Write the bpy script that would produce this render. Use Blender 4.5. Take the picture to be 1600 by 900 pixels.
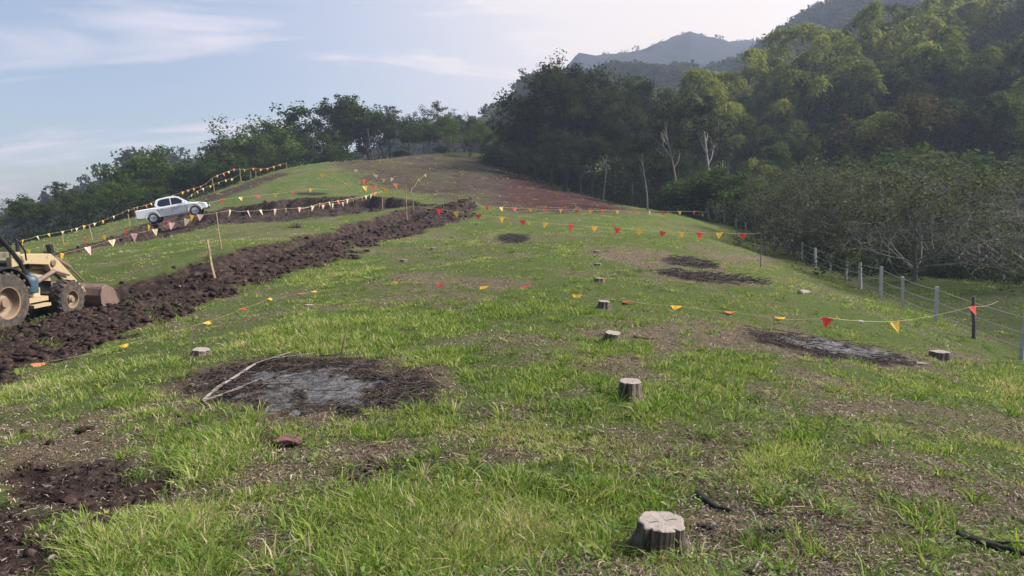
import bpy, math
import numpy as np
from math import radians as R_, sin, cos, tan, pi

# ------------------------------------------------------------------ camera, sky, sun, exposure
scene = bpy.context.scene
for o in list(bpy.data.objects):
    bpy.data.objects.remove(o)
EYE = 1.6
F = 1155.0                       # focal length in pixels of the 1600 px wide photograph
PITCH = R_(5.44)
cam_d = bpy.data.cameras.new('camera')
cam = bpy.data.objects.new('camera', cam_d)
scene.collection.objects.link(cam)
cam_d.sensor_width = 36.0
cam_d.lens = F / 1600 * 36
cam_d.clip_start = 0.05
cam_d.clip_end = 8000
cam.location = (0, 0, EYE)
cam.rotation_euler = (pi / 2 - PITCH, 0, 0)
scene.camera = cam

SUN_AZ, SUN_EL = R_(84), R_(42)  # azimuth from +Y towards +X
world = bpy.data.worlds.new('World')
scene.world = world
world.use_nodes = True
wn, wl = world.node_tree.nodes, world.node_tree.links
wn.clear()
w_out = wn.new('ShaderNodeOutputWorld')
w_bg = wn.new('ShaderNodeBackground')
w_bg.inputs['Strength'].default_value = 0.065
sky = wn.new('ShaderNodeTexSky')
sky.sky_type = 'NISHITA'
sky.sun_disc = False
sky.sun_elevation = SUN_EL
sky.sun_rotation = SUN_AZ
sky.altitude = 300
sky.air_density = 1.0
sky.dust_density = 2.0
sky.ozone_density = 1.0
# thin streaky cloud: noise on the sky direction projected to a cloud deck
tc = wn.new('ShaderNodeTexCoord')
sep = wn.new('ShaderNodeSeparateXYZ')
wl.new(tc.outputs['Generated'], sep.inputs[0])
def wmath(op, a, b=None, c=None, clamp=False):
    n = wn.new('ShaderNodeMath'); n.operation = op; n.use_clamp = clamp
    for i, v in enumerate((a, b, c)):
        if v is None: continue
        if isinstance(v, (int, float)): n.inputs[i].default_value = v
        else: wl.new(v, n.inputs[i])
    return n.outputs[0]
zz = wmath('MAXIMUM', sep.outputs['Z'], 0.0)
den = wmath('ADD', zz, 0.16)
cx = wmath('DIVIDE', sep.outputs['X'], den)
cy = wmath('DIVIDE', sep.outputs['Y'], den)
comb = wn.new('ShaderNodeCombineXYZ')
wl.new(cx, comb.inputs[0]); wl.new(cy, comb.inputs[1])
mp = wn.new('ShaderNodeMapping')
mp.inputs['Rotation'].default_value = (0, 0, R_(-28))
mp.inputs['Scale'].default_value = (0.75, 2.2, 1)
mp.inputs['Location'].default_value = (11.3, 8.2, 0)
wl.new(comb.outputs[0], mp.inputs[0])
def wnoise(scale, detail, rough, dist=0.0):
    n = wn.new('ShaderNodeTexNoise')
    n.inputs['Scale'].default_value = scale; n.inputs['Detail'].default_value = detail
    n.inputs['Roughness'].default_value = rough; n.inputs['Distortion'].default_value = dist
    wl.new(mp.outputs[0], n.inputs['Vector'])
    return n.outputs['Fac']
n1 = wnoise(0.85, 7, 0.58, 0.5)
streak = wmath('MULTIPLY', wmath('SUBTRACT', n1, 0.53), 7.0, clamp=True)
n2 = wnoise(0.25, 4, 0.5, 0.2)
veil = wmath('MULTIPLY', wmath('SUBTRACT', n2, 0.36), 1.5, clamp=True)
# warm glow put into the cloud colour, set apart from the sun
sd = wn.new('ShaderNodeVectorMath'); sd.operation = 'DOT_PRODUCT'
wl.new(tc.outputs['Generated'], sd.inputs[0])
sd.inputs[1].default_value = (sin(R_(24)) * cos(R_(20)), cos(R_(24)) * cos(R_(20)), sin(R_(20)))   # brightest part of the cloud deck
glow = wmath('POWER', wmath('MAXIMUM', sd.outputs['Value'], 0.0), 7.0)
cl = wmath('ADD', wmath('MULTIPLY', streak, 0.85), wmath('MULTIPLY', veil, 0.30))
cl = wmath('ADD', cl, wmath('MULTIPLY', glow, 1.3), clamp=True)
mixc = wn.new('ShaderNodeMix'); mixc.data_type = 'RGBA'
wl.new(cl, mixc.inputs[0])
wl.new(sky.outputs[0], mixc.inputs[6])
ccol = wn.new('ShaderNodeMix'); ccol.data_type = 'RGBA'
wl.new(glow, ccol.inputs[0])
ccol.inputs[6].default_value = (6.0, 5.7, 6.2, 1)
ccol.inputs[7].default_value = (7.3, 6.05, 4.9, 1)
wl.new(ccol.outputs[2], mixc.inputs[7])
wl.new(mixc.outputs[2], w_bg.inputs['Color'])
wl.new(w_bg.outputs[0], w_out.inputs['Surface'])

sun_d = bpy.data.lights.new('sun', 'SUN')
sun_d.energy = 4.6
sun_d.angle = R_(22)             # veiled by thin cloud: no hard shadows in the photograph
sun_d.color = (1.0, 0.93, 0.84)
sun = bpy.data.objects.new('sun', sun_d)
scene.collection.objects.link(sun)
from mathutils import Vector, Matrix
sdir = Vector((sin(SUN_AZ) * cos(SUN_EL), cos(SUN_AZ) * cos(SUN_EL), sin(SUN_EL)))
sun.rotation_euler = sdir.to_track_quat('Z', 'Y').to_euler()

scene.view_settings.view_transform = 'Standard'
scene.view_settings.look = 'None'
scene.view_settings.exposure = 1.30
HAZE = 0.0007
scene.view_settings.gamma = 1.0
scene.view_settings.use_curve_mapping = False
scene.render.resolution_x = 1024
scene.render.resolution_y = 576
scene.cycles.max_bounces = 5
scene.cycles.diffuse_bounces = 2
scene.cycles.transmission_bounces = 3
scene.cycles.volume_bounces = 0

# ------------------------------------------------------------------ helpers: objects
COL = scene.collection
rng = np.random.default_rng(11)

def link(name, mesh, parent=None, loc=(0, 0, 0)):
    o = bpy.data.objects.new(name, mesh)
    COL.objects.link(o)
    o.location = loc
    if parent is not None: o.parent = parent
    return o

def tag(o, label=None, cat=None, group=None, kind=None):
    if label: o['label'] = label
    if cat: o['category'] = cat
    if group: o['group'] = group
    if kind: o['kind'] = kind
    return o

def empty(name, loc, rot=(0, 0, 0)):
    o = bpy.data.objects.new(name, None)
    o.empty_display_size = 0.2
    COL.objects.link(o)
    o.location = loc; o.rotation_euler = rot
    return o

def quad_mesh(name, verts, faces, mat, attrs=None, smooth=False):
    """all faces have the same number of corners; attrs: name -> per-vertex float array"""
    verts = np.asarray(verts, np.float32).reshape(-1, 3)
    faces = np.asarray(faces, np.int32)
    k = faces.shape[1]
    me = bpy.data.meshes.new(name)
    me.vertices.add(len(verts)); me.vertices.foreach_set('co', verts.ravel())
    me.loops.add(faces.size); me.loops.foreach_set('vertex_index', faces.ravel())
    me.polygons.add(len(faces))
    me.polygons.foreach_set('loop_start', np.arange(0, faces.size, k, dtype=np.int32))
    if attrs:
        for n, a in attrs.items():
            at = me.attributes.new(n, 'FLOAT', 'POINT')
            at.data.foreach_set('value', np.asarray(a, np.float32))
    me.update(calc_edges=True)
    if smooth: me.polygons.foreach_set('use_smooth', np.ones(len(faces), bool))
    if mat: me.materials.append(mat)
    return me

class MB:
    """collects shapes (mixed polygons) into one mesh"""
    def __init__(s): s.v = []; s.f = []
    def add(s, vs, fs):
        b = len(s.v); s.v += [tuple(map(float, p)) for p in vs]
        s.f += [tuple(int(i) + b for i in f) for f in fs]
    def box(s, c, d, rot=None, taper=None):
        hx, hy, hz = d[0] / 2, d[1] / 2, d[2] / 2
        P = []
        for sz in (-1, 1):
            t = 1 if (taper is None or sz < 0) else taper
            for sx, sy in ((-1, -1), (1, -1), (1, 1), (-1, 1)):
                P.append(Vector((sx * hx * t, sy * hy * t, sz * hz)))
        if rot is not None: P = [rot @ p for p in P]
        P = [p + Vector(c) for p in P]
        s.add(P, [(0, 3, 2, 1), (4, 5, 6, 7), (0, 1, 5, 4), (1, 2, 6, 5), (2, 3, 7, 6), (3, 0, 4, 7)])
    def prism(s, prof, y0, y1, inset=0.0, axis='y'):
        """side profile [(x,z)] extruded from y0 to y1; a small chamfer rounds the rim"""
        n = len(prof); cx = sum(p[0] for p in prof) / n; cz = sum(p[1] for p in prof) / n
        def ring(y, sh):
            out = []
            for i in range(n):
                a = Vector(prof[i - 1]); b = Vector(prof[i]); c = Vector(prof[(i + 1) % n])
                e1 = (b - a).normalized(); e2 = (c - b).normalized()
                nn = Vector((-(e1.y + e2.y), e1.x + e2.x))
                nn = nn.normalized() if nn.length > 1e-6 else Vector((0, 0))
                q = b + nn * sh * SGN
                out.append((q.x, y, q.y))
            return out
        area = sum(prof[i][0] * prof[(i + 1) % n][1] - prof[(i + 1) % n][0] * prof[i][1] for i in range(n))
        SGN = 1 if area > 0 else -1
        b = inset; d = 1 if y1 > y0 else -1
        rings = [ring(y0, b), ring(y0 + d * b, 0), ring(y1 - d * b, 0), ring(y1, b)] if b else [ring(y0, 0), ring(y1, 0)]
        vs = [p for r in rings for p in r]
        fs = []
        for k in range(len(rings) - 1):
            for i in range(n):
                j = (i + 1) % n
                fs.append((k * n + i, k * n + j, (k + 1) * n + j, (k + 1) * n + i))
        fs.append(tuple(range(n))[::-1]); fs.append(tuple((len(rings) - 1) * n + i for i in range(n)))
        s.add(vs, fs)
    def tube(s, pts, rad, n=8, cap=True):
        v, f = tube(pts, rad, n)
        s.add(v, f)
        if cap:
            b = len(s.v) - len(v)
            s.f.append(tuple(b + i for i in range(n))[::-1])
            s.f.append(tuple(b + len(v) - n + i for i in range(n)))
    def lathe(s, prof, c, axis='y', n=28, caps=True):
        """prof [(r, h)] turned about an axis through c"""
        vs = []
        for r, h in prof:
            for i in range(n):
                a = 2 * pi * i / n
                if axis == 'y': vs.append((c[0] + r * cos(a), c[1] + h, c[2] + r * sin(a)))
                elif axis == 'z': vs.append((c[0] + r * cos(a), c[1] + r * sin(a), c[2] + h))
                else: vs.append((c[0] + h, c[1] + r * cos(a), c[2] + r * sin(a)))
        fs = []
        for k in range(len(prof) - 1):
            for i in range(n):
                j = (i + 1) % n
                fs.append((k * n + i, k * n + j, (k + 1) * n + j, (k + 1) * n + i))
        if caps: fs.append(tuple(range(n))); fs.append(tuple((len(prof) - 1) * n + i for i in range(n))[::-1])
        s.add(vs, fs)
    def build(s, name, mat, parent=None, loc=(0, 0, 0), smooth=False):
        me = bpy.data.meshes.new(name)
        me.from_pydata(s.v, [], s.f)
        import bmesh
        bm = bmesh.new(); bm.from_mesh(me)
        bmesh.ops.recalc_face_normals(bm, faces=bm.faces)
        bm.to_mesh(me); bm.free()
        me.materials.append(mat)
        if smooth: me.polygons.foreach_set('use_smooth', [True] * len(me.polygons))
        return link(name, me, parent, loc)

def tube(pts, rad, n=6):
    pts = np.asarray(pts, float); m = len(pts)
    rad = np.broadcast_to(np.asarray(rad, float), (m,))
    d = np.gradient(pts, axis=0)
    d /= np.linalg.norm(d, axis=1)[:, None] + 1e-9
    ref = np.array([0, 0, 1.0]) if abs(d[0][2]) < 0.8 else np.array([1.0, 0, 0])
    u = np.cross(d, ref); u /= np.linalg.norm(u, axis=1)[:, None] + 1e-9
    w = np.cross(d, u)
    a = np.linspace(0, 2 * pi, n, endpoint=False)
    v = pts[:, None, :] + rad[:, None, None] * (np.cos(a)[None, :, None] * u[:, None, :] + np.sin(a)[None, :, None] * w[:, None, :])
    i = np.arange(n); j = (i + 1) % n
    f = np.concatenate([np.stack([k * n + i, k * n + j, (k + 1) * n + j, (k + 1) * n + i], 1) for k in range(m - 1)])
    return v.reshape(-1, 3), f

def join(parts):
    """list of (verts, faces) -> one pair"""
    vs, fs, b = [], [], 0
    for v, f in parts:
        vs.append(v); fs.append(np.asarray(f) + b); b += len(v)
    return np.concatenate(vs), np.concatenate(fs)

# ------------------------------------------------------------------ helpers: noise
def _h(ix, iy, s):
    n = (ix.astype(np.int64) * 374761393 + iy.astype(np.int64) * 668265263 + s * 1442695041) & 0xFFFFFFFF
    n = ((n ^ (n >> 13)) * 1274126177) & 0xFFFFFFFF
    n = ((n ^ (n >> 16)) * 2246822519) & 0xFFFFFFFF
    return ((n ^ (n >> 15)) & 0xFFFFFF) / float(0xFFFFFF)
def vnoise(x, y, s=0):
    x = np.asarray(x, float); y = np.asarray(y, float)
    ix = np.floor(x); iy = np.floor(y)
    fx = x - ix; fy = y - iy
    fx = fx * fx * (3 - 2 * fx); fy = fy * fy * (3 - 2 * fy)
    a = _h(ix, iy, s); b = _h(ix + 1, iy, s); c = _h(ix, iy + 1, s); d = _h(ix + 1, iy + 1, s)
    return (a * (1 - fx) + b * fx) * (1 - fy) + (c * (1 - fx) + d * fx) * fy
def fbm(x, y, oct=4, s=0, gain=0.5):
    t = 0; a = 1; n = 0
    for k in range(oct):
        c, q = cos(0.6 * k), sin(0.6 * k)
        t = t + a * vnoise((c * x - q * y) * 2 ** k, (q * x + c * y) * 2 ** k, s + k * 17); n += a; a *= gain
    return t / n
def sstep(a, b, x):
    t = np.clip((x - a) / (b - a), 0, 1)
    return t * t * (3 - 2 * t)

# ------------------------------------------------------------------ terrain
def ray(px, py):
    u = (px - 800) / F; v = (450 - py) / F
    return np.array([u, cos(PITCH) + v * sin(PITCH), -sin(PITCH) + v * cos(PITCH)])
def at(px, py, Y):
    """world point seen at pixel (px, py) at forward distance Y"""
    d = ray(px, py); p = d * (Y / d[1])
    return np.array([p[0], p[1], p[2] + EYE])

_cp = [  # (px, py, Y): ground points read from the photograph
 (0,900,3.3),(400,900,3.2),(800,900,3.18),(1200,900,3.2),(1600,900,3.3),
 (1030,853,3.62),(984,624,6.45),(955,532,9.6),(943,478,13.0),(937,439,16.8),(934,413,20.3),(933,394,24),(930,362,32),(930,336,42),
 (0,760,4.9),(300,700,5.3),(600,720,4.9),(300,620,7.3),(550,600,7.2),(0,650,7.4),
 (314,552,9.6),(575,437,19.8),(483,479,15.3),(630,409,25),(677,391,28),(708,373,33),(747,351,38),
 (750,451,16.3),(740,335,45),(800,330,46),(0,600,10.3),(180,525,13.8),(300,484,17.3),(400,447,21.3),(330,447,21.4),(545,402,27),
 (345,390,27.5),(140,445,24),(103,497,19.4),(13,522,17.3),(0,415,33),(150,378,42),
 (240,348,54),(307,335,54.5),(200,365,48),(340,347,50),(450,338,48),(600,326,48),
 (440,312,61),(550,306,59),(350,328,60),(400,290,72),(440,265,86),(530,253,92),(600,251,92),(700,260,90),(780,270,86),
 (850,288,79),(900,303,72),(960,322,63),(1000,336,56),(650,298,68),(690,325,50),(760,322,53),(750,300,66),
 (340,300,77),(250,332,68),(215,346,62),(60,388,50),(0,402,50),
 (1597,563,15.5),(1524,534,17),(1462,503,20.5),(1411,480,24),(1376,466,26.4),(1345,452,28.5),(1297,430,33),(1253,405,40),(1190,381,50),
 (1130,352,55),(1106,340,57),(1050,335,52),
 (1468,560,12.8),(1300,548,12.3),(1160,524,11.4),(1430,574,11.6),(1600,700,6.4),(1400,700,5.9),(1257,459,18),(1345,500,15.5),
 (1190,440,20),(1080,412,22.5),(803,373,28),(1150,388,31),
 (1435,440,31),(1600,478,24),(1600,432,38),(1500,420,38),(1320,395,43),(1200,365,60),
 (790,243,112),(620,248,112)]
pts = [at(*c) for c in _cp]
pts += [np.array(p, float) for p in [   # ground that the photo hides: valley left, hillside right
 (-60,85,-3.5),(-45,100,-1),(-110,110,-10),(-60,60,-3.8),(-45,45,-2.6),(-35,20,-2.4),(-60,10,-4.5),(-10,8,-.6),(-20,10,-1.6),
 (-10,-6,-.4),(0,-6,0),(10,-6,-.3),(35,0,-2),(-70,140,-3),(-30,150,5),(0,150,11),(20,110,6),(8,80,3.2),(18,75,1.6),
 (35,75,2.2),(60,70,7),(45,100,8),(80,110,22),(60,140,20),(30,150,14),(100,60,16),(45,45,.2),(60,30,1.5),(30,20,-1.4),(-140,60,-14),(110,150,38)]]
pts = np.array(pts)
TS = 20.0
def _tps_k(r2): return np.where(r2 > 1e-12, 0.5 * r2 * np.log(np.maximum(r2, 1e-12)), 0)
_n = len(pts); _xy = pts[:, :2] / TS
_K = _tps_k(((_xy[:, None] - _xy[None]) ** 2).sum(-1)) + np.eye(_n) * 2e-4
_P = np.c_[np.ones(_n), _xy]
_A = np.block([[_K, _P], [_P.T, np.zeros((3, 3))]])
_w = np.linalg.solve(_A, np.r_[pts[:, 2], 0, 0, 0])
def base_z(x, y):
    x = np.atleast_1d(np.asarray(x, float)); y = np.atleast_1d(np.asarray(y, float))
    sh = x.shape; x = x.ravel(); y = y.ravel()
    rr = np.hypot(x, y); lim = 170.0
    k = np.where(rr > lim, lim / np.maximum(rr, 1e-6), 1)
    xq, yq = x * k / TS, y * k / TS
    out = np.empty(len(x))
    for a in range(0, len(x), 40000):
        s = slice(a, a + 40000)
        d2 = (xq[s, None] - _xy[None, :, 0]) ** 2 + (yq[s, None] - _xy[None, :, 1]) ** 2
        out[s] = _tps_k(d2) @ _w[:_n] + _w[_n] + _w[_n + 1] * xq[s] + _w[_n + 2] * yq[s]
    fall = sstep(150, 420, rr)
    out = out * (1 - fall) + (-12) * fall
    return out.reshape(sh)
def gp(px, py):
    """ground point seen at a pixel"""
    d = ray(px, py)
    t = np.exp(np.linspace(math.log(1.5), math.log(150), 900))
    P = d[None] * t[:, None]
    z = base_z(P[:, 0], P[:, 1]) - (P[:, 2] + EYE)
    i = np.argmax(z > 0)
    if z[i] <= 0: return None
    a, b = t[max(i - 1, 0)], t[i]
    for _ in range(18):
        m = (a + b) / 2; p = d * m
        if base_z(p[0], p[1])[0] > p[2] + EYE: b = m
        else: a = m
    p = d * b
    return np.array([p[0], p[1], p[2] + EYE])
def gpoly(pl):
    out = []
    for q in pl:
        if len(q) == 3: p = at(*q)
        else:
            p = gp(*q)
            if p is None: p = at(q[0], q[1], 80)
        out.append(p[:2])
    return np.array(out)
def inside(poly, x, y):
    """signed distance to a polygon, positive inside"""
    x = np.asarray(x, float); y = np.asarray(y, float)
    d = np.full(x.shape, 1e9); c = np.zeros(x.shape, bool)
    n = len(poly)
    for i in range(n):
        ax, ay = poly[i - 1]; bx, by = poly[i]
        ex, ey = bx - ax, by - ay
        t = np.clip(((x - ax) * ex + (y - ay) * ey) / (ex * ex + ey * ey + 1e-12), 0, 1)
        d = np.minimum(d, np.hypot(x - ax - t * ex, y - ay - t * ey))
        if ay != by:
            c ^= ((ay > y) != (by > y)) & (x < (bx - ax) * (y - ay) / (by - ay) + ax)
    return np.where(c, d, -d)

TRENCH = gpoly([(-260,700,7.5),(0,603),(60,578),(180,532),(290,492),(343,463),(439,434),(545,405),(560,388),(640,368),(700,352),(748,336),
                (728,328),(690,325),(640,330),(600,334),(540,350),(440,376),(330,404),(200,440),(140,462),(60,478),(-60,480),(-300,500,18)])
_UP = gpoly([(-300,500,18),(-60,480),(60,478),(140,462),(200,440),(330,404),(440,376),(540,350),(600,334),(640,330),(690,325)])
_LO = gpoly([(-260,700,7.5),(0,603),(60,578),(180,532),(290,492),(343,463),(439,434),(545,405),(560,388),(640,368),(700,352),(748,336)])
def _pd(line, x, y):
    d = np.full(np.shape(x), 1e9)
    for (ax, ay), (bx, by) in zip(line[:-1], line[1:]):
        ex, ey = bx - ax, by - ay
        t = np.clip(((x - ax) * ex + (y - ay) * ey) / (ex * ex + ey * ey + 1e-12), 0, 1)
        d = np.minimum(d, np.hypot(x - ax - t * ex, y - ay - t * ey))
    return d
def cut_q(x, y):
    a = _pd(_LO, x, y); b = _pd(_UP, x, y)
    return a / (a + b + 1e-9)
CUT = gpoly([(-60,412),(100,394),(170,372),(222,352),(262,338),(330,330),(350,324),(440,313),(550,306.5),(620,309),(680,321),(660,327),(600,331),
             (500,341),(440,346),(340,351),(250,374),(150,390),(-60,430)])
RED = gpoly([(500,256,92),(540,244,104),(600,240,106),(700,246,106),(800,258,100),(880,290,80),(970,318,66),(1005,334,57),(960,337),(830,333),(745,325),(700,316),(640,300),(590,292),(560,276)])
RED2 = gpoly([(770,258,100),(870,286,82),(970,318,66),(1005,334,57),(900,335),(830,332),(770,318)])
STREAK = gpoly([(300,312),(350,298),(400,280),(440,268),(455,272),(400,292),(340,312),(305,322)])
def patch(cx, cy, rx, ry, rot=0):
    """an outline on the ground through pixels of an ellipse"""
    out = []
    for k in range(16):
        a = 2 * pi * k / 16
        x, y = rx * cos(a), ry * sin(a)
        c, s = cos(R_(rot)), sin(R_(rot))
        p = gp(cx + c * x - s * y, cy + s * x + c * y)
        out.append(p[:2])
    return np.array(out)
ASHES = [(patch(478, 600, 180, 40, 1), patch(490, 606, 100, 27, 2)),
         (patch(1300, 549, 132, 15, 11), patch(1308, 547, 95, 9.5, 10)),
         (patch(1080, 411, 42, 6, 8), None), (patch(1112, 434, 84, 6.5, 6), None),
         (patch(803, 373, 25, 7, 5), None), (patch(486, 303, 26, 3, 0), None)]
SOILS = [patch(130, 757, 150, 46, 3), patch(10, 862, 140, 80, 0), patch(575, 728, 75, 10, -4), patch(420, 690, 60, 14, 0),
         patch(155, 828, 40, 22, 0)]
DRY = [patch(1000, 560, 110, 45, 6), patch(1100, 520, 130, 20, 4), patch(1180, 830, 210, 55, 0), patch(1430, 770, 200, 55, 4),
       patch(400, 720, 160, 60, 0), patch(230, 640, 210, 30, -10), patch(1000, 400, 90, 12, 6), patch(1160, 402, 70, 7, 5),
       patch(1500, 575, 90, 28, 10), patch(680, 440, 150, 12, 2), patch(860, 880, 60, 40, 0), patch(900, 700, 200, 30, 0),
       patch(1340, 640, 130, 22, 4), patch(60, 700, 110, 40, 0), patch(300, 810, 170, 50, 0), patch(780, 640, 120, 14, 0), patch(560, 700, 130, 26, 0), patch(250, 690, 170, 30, 0), patch(1240, 600, 120, 18, 4), patch(1080, 740, 120, 26, 0), patch(420, 870, 60, 40, 0)]
LUSH = [patch(660, 815, 180, 80, 0), patch(860, 790, 160, 60, 0), patch(230, 870, 110, 55, 0), patch(350, 660, 70, 45, 0),
        patch(300, 735, 45, 18, 0), patch(180, 600, 140, 35, -10), patch(560, 520, 170, 40, -5), patch(620, 640, 70, 30, 0),
        patch(800, 600, 100, 30, 0), patch(960, 545, 50, 12, 0), patch(1100, 570, 90, 25, 0), patch(1000, 640, 170, 30, 0),
        patch(1340, 575, 30, 12, 0), patch(850, 480, 90, 14, 0), patch(1230, 720, 60, 26, 0), patch(520, 430, 80, 16, 0),
        patch(1560, 600, 90, 30, 10), patch(700, 560, 60, 16, 0)]

def masks(x, y):
    """what grows or lies where: soil, red soil, char, ash, dry grass (0..1 each)"""
    x = np.asarray(x, float); y = np.asarray(y, float)
    rr = np.hypot(x, y)
    jit = (fbm(x * 0.9, y * 0.9, 4, 3) - 0.5)
    jit_f = (fbm(x * 3.1, y * 3.1, 3, 9) - 0.5)
    tr = sstep(-0.15, 0.25, inside(TRENCH, x, y) + jit * 1.6 + jit_f * 0.5)
    ct = sstep(-0.3, 0.4, inside(CUT, x, y) + jit * 2.0)
    tr_in = sstep(.25, .75, inside(TRENCH, x, y) + jit * 1.6); ct_in = sstep(.5, 1.2, inside(CUT, x, y) + jit * 2.0)
    st = sstep(-0.5, 1.0, inside(STREAK, x, y) + jit * 2.0)
    soil = np.maximum(tr, ct); tren = tr.copy()
    pit = np.zeros_like(x)
    for p in SOILS:
        pit = np.maximum(pit, sstep(-0.10, 0.16, inside(p, x, y) + jit_f * 0.55))
    soil = np.maximum(soil, pit)
    red = sstep(-1.5, 1.5, inside(RED, x, y) + jit * 5)
    red = np.maximum(red * (.60 + .20 * sstep(.35, .65, fbm(x * .25, y * .25, 4, 301))), sstep(-1.5, 2.0, inside(RED2, x, y) + jit * 5))
    red = np.maximum(red, st * 0.8)
    char = np.zeros_like(x); ash = np.zeros_like(x)
    jf = (fbm(x * 7, y * 7, 3, 41) - 0.5)
    for outer, inner in ASHES:
        char = np.maximum(char, sstep(-0.14, 0.16, inside(outer, x, y) + jit_f * 0.7 + jf * 0.3))
        if inner is not None:
            ash = np.maximum(ash, .85 * sstep(-0.12, 0.22, inside(inner, x, y) + jf * 1.1 + jit_f * .5))
    dry = sstep(0.50, 0.66, fbm(x * 0.55, y * 0.55, 4, 71)) * 0.45
    ds = np.zeros_like(x)
    for p in DRY: ds = np.maximum(ds, sstep(-0.5, 0.5, inside(p, x, y) + jit * 1.5))
    lu = np.zeros_like(x)
    for p in LUSH: lu = np.maximum(lu, sstep(-0.35, 0.4, inside(p, x, y) + jit * 1.2))
    dry = np.clip(np.maximum(dry, ds * 0.85) - lu * 0.9, 0, 1)
    dry = np.clip(dry + (jit_f * 0.9) * (dry > 0.05), 0, 1)
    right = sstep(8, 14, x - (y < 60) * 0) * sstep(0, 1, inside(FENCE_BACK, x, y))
    ring = np.zeros_like(x)
    for outer, inner in ASHES[:4]: ring = np.maximum(ring, sstep(-.55, -.05, inside(outer, x, y) + jit * .8 + jit_f * .5))
    dry = np.maximum(dry, ring * .9)
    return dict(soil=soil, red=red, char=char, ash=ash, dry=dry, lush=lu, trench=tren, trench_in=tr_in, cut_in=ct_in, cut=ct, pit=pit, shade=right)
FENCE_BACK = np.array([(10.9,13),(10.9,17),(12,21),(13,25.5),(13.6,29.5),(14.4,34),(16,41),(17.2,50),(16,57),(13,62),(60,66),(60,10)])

def ground_z(x, y, m=None):
    x = np.asarray(x, float); y = np.asarray(y, float)
    z = base_z(x, y)
    if m is None: m = masks(x, y)
    rr = np.hypot(x, y)
    near = 1 - sstep(60, 160, rr)
    z = z + (fbm(x * 0.35, y * 0.35, 3, 5) - 0.5) * 0.16 * sstep(1, 6, rr) * near
    z = z + (fbm(x * 1.7, y * 1.7, 3, 25) - 0.5) * 0.07 * near
    z = z + (fbm(x * 7, y * 7, 3, 27) - 0.5) * 0.03 * near
    cl = fbm(x * 1.3, y * 1.3, 4, 33, 0.62)
    rid = 1 - np.abs(2 * fbm(x * 0.6, y * 0.6, 4, 37, 0.6) - 1)
    q = cut_q(x, y) + (fbm(x * .8, y * .8, 3, 210) - .5) * .35     # 0 at the spoil side, 1 at the cut side
    spoil = np.exp(-((q - .30) / .20) ** 2); cutf = sstep(.5, .72, q)
    z = z - m['trench_in'] * cutf * .36
    z = z + m['trench'] * (spoil * .28 + (1 - .75 * cutf) * ((cl - 0.5) * 0.20 + (rid - 0.75) * 0.24) + (fbm(x * 5, y * 5, 5, 133, .85) - .5) * .20 - 0.10)
    z = z + (1 - m['trench']) * (m['cut'] * (cl - 0.5) * 0.5 - m['cut_in'] * .8)
    z = z + m['pit'] * ((fbm(x * 3, y * 3, 4, 55, 0.6) - 0.5) * 0.16 - 0.05)
    z = z + m['char'] * ((fbm(x * 5, y * 5, 4, 65, 0.65) - 0.5) * 0.07 + 0.02)
    for (px_, py_, Y_, h_, r_) in ((705,335,47,.55,2.0),(665,332,46,.25,2.4),(738,336,46,.25,1.2)):
        c = at(px_, py_, Y_)
        z = z + h_ * np.exp(-((x - c[0]) ** 2 + (y - c[1]) ** 2) / r_ ** 2) * (0.7 + 0.6 * cl)
    return z
def gz(x, y): return float(ground_z(np.array([x], float), np.array([y], float))[0])
def on_ground(px, py, dz=0.0):
    p = gp(px, py)
    return np.array([p[0], p[1], gz(p[0], p[1]) + dz])
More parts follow.
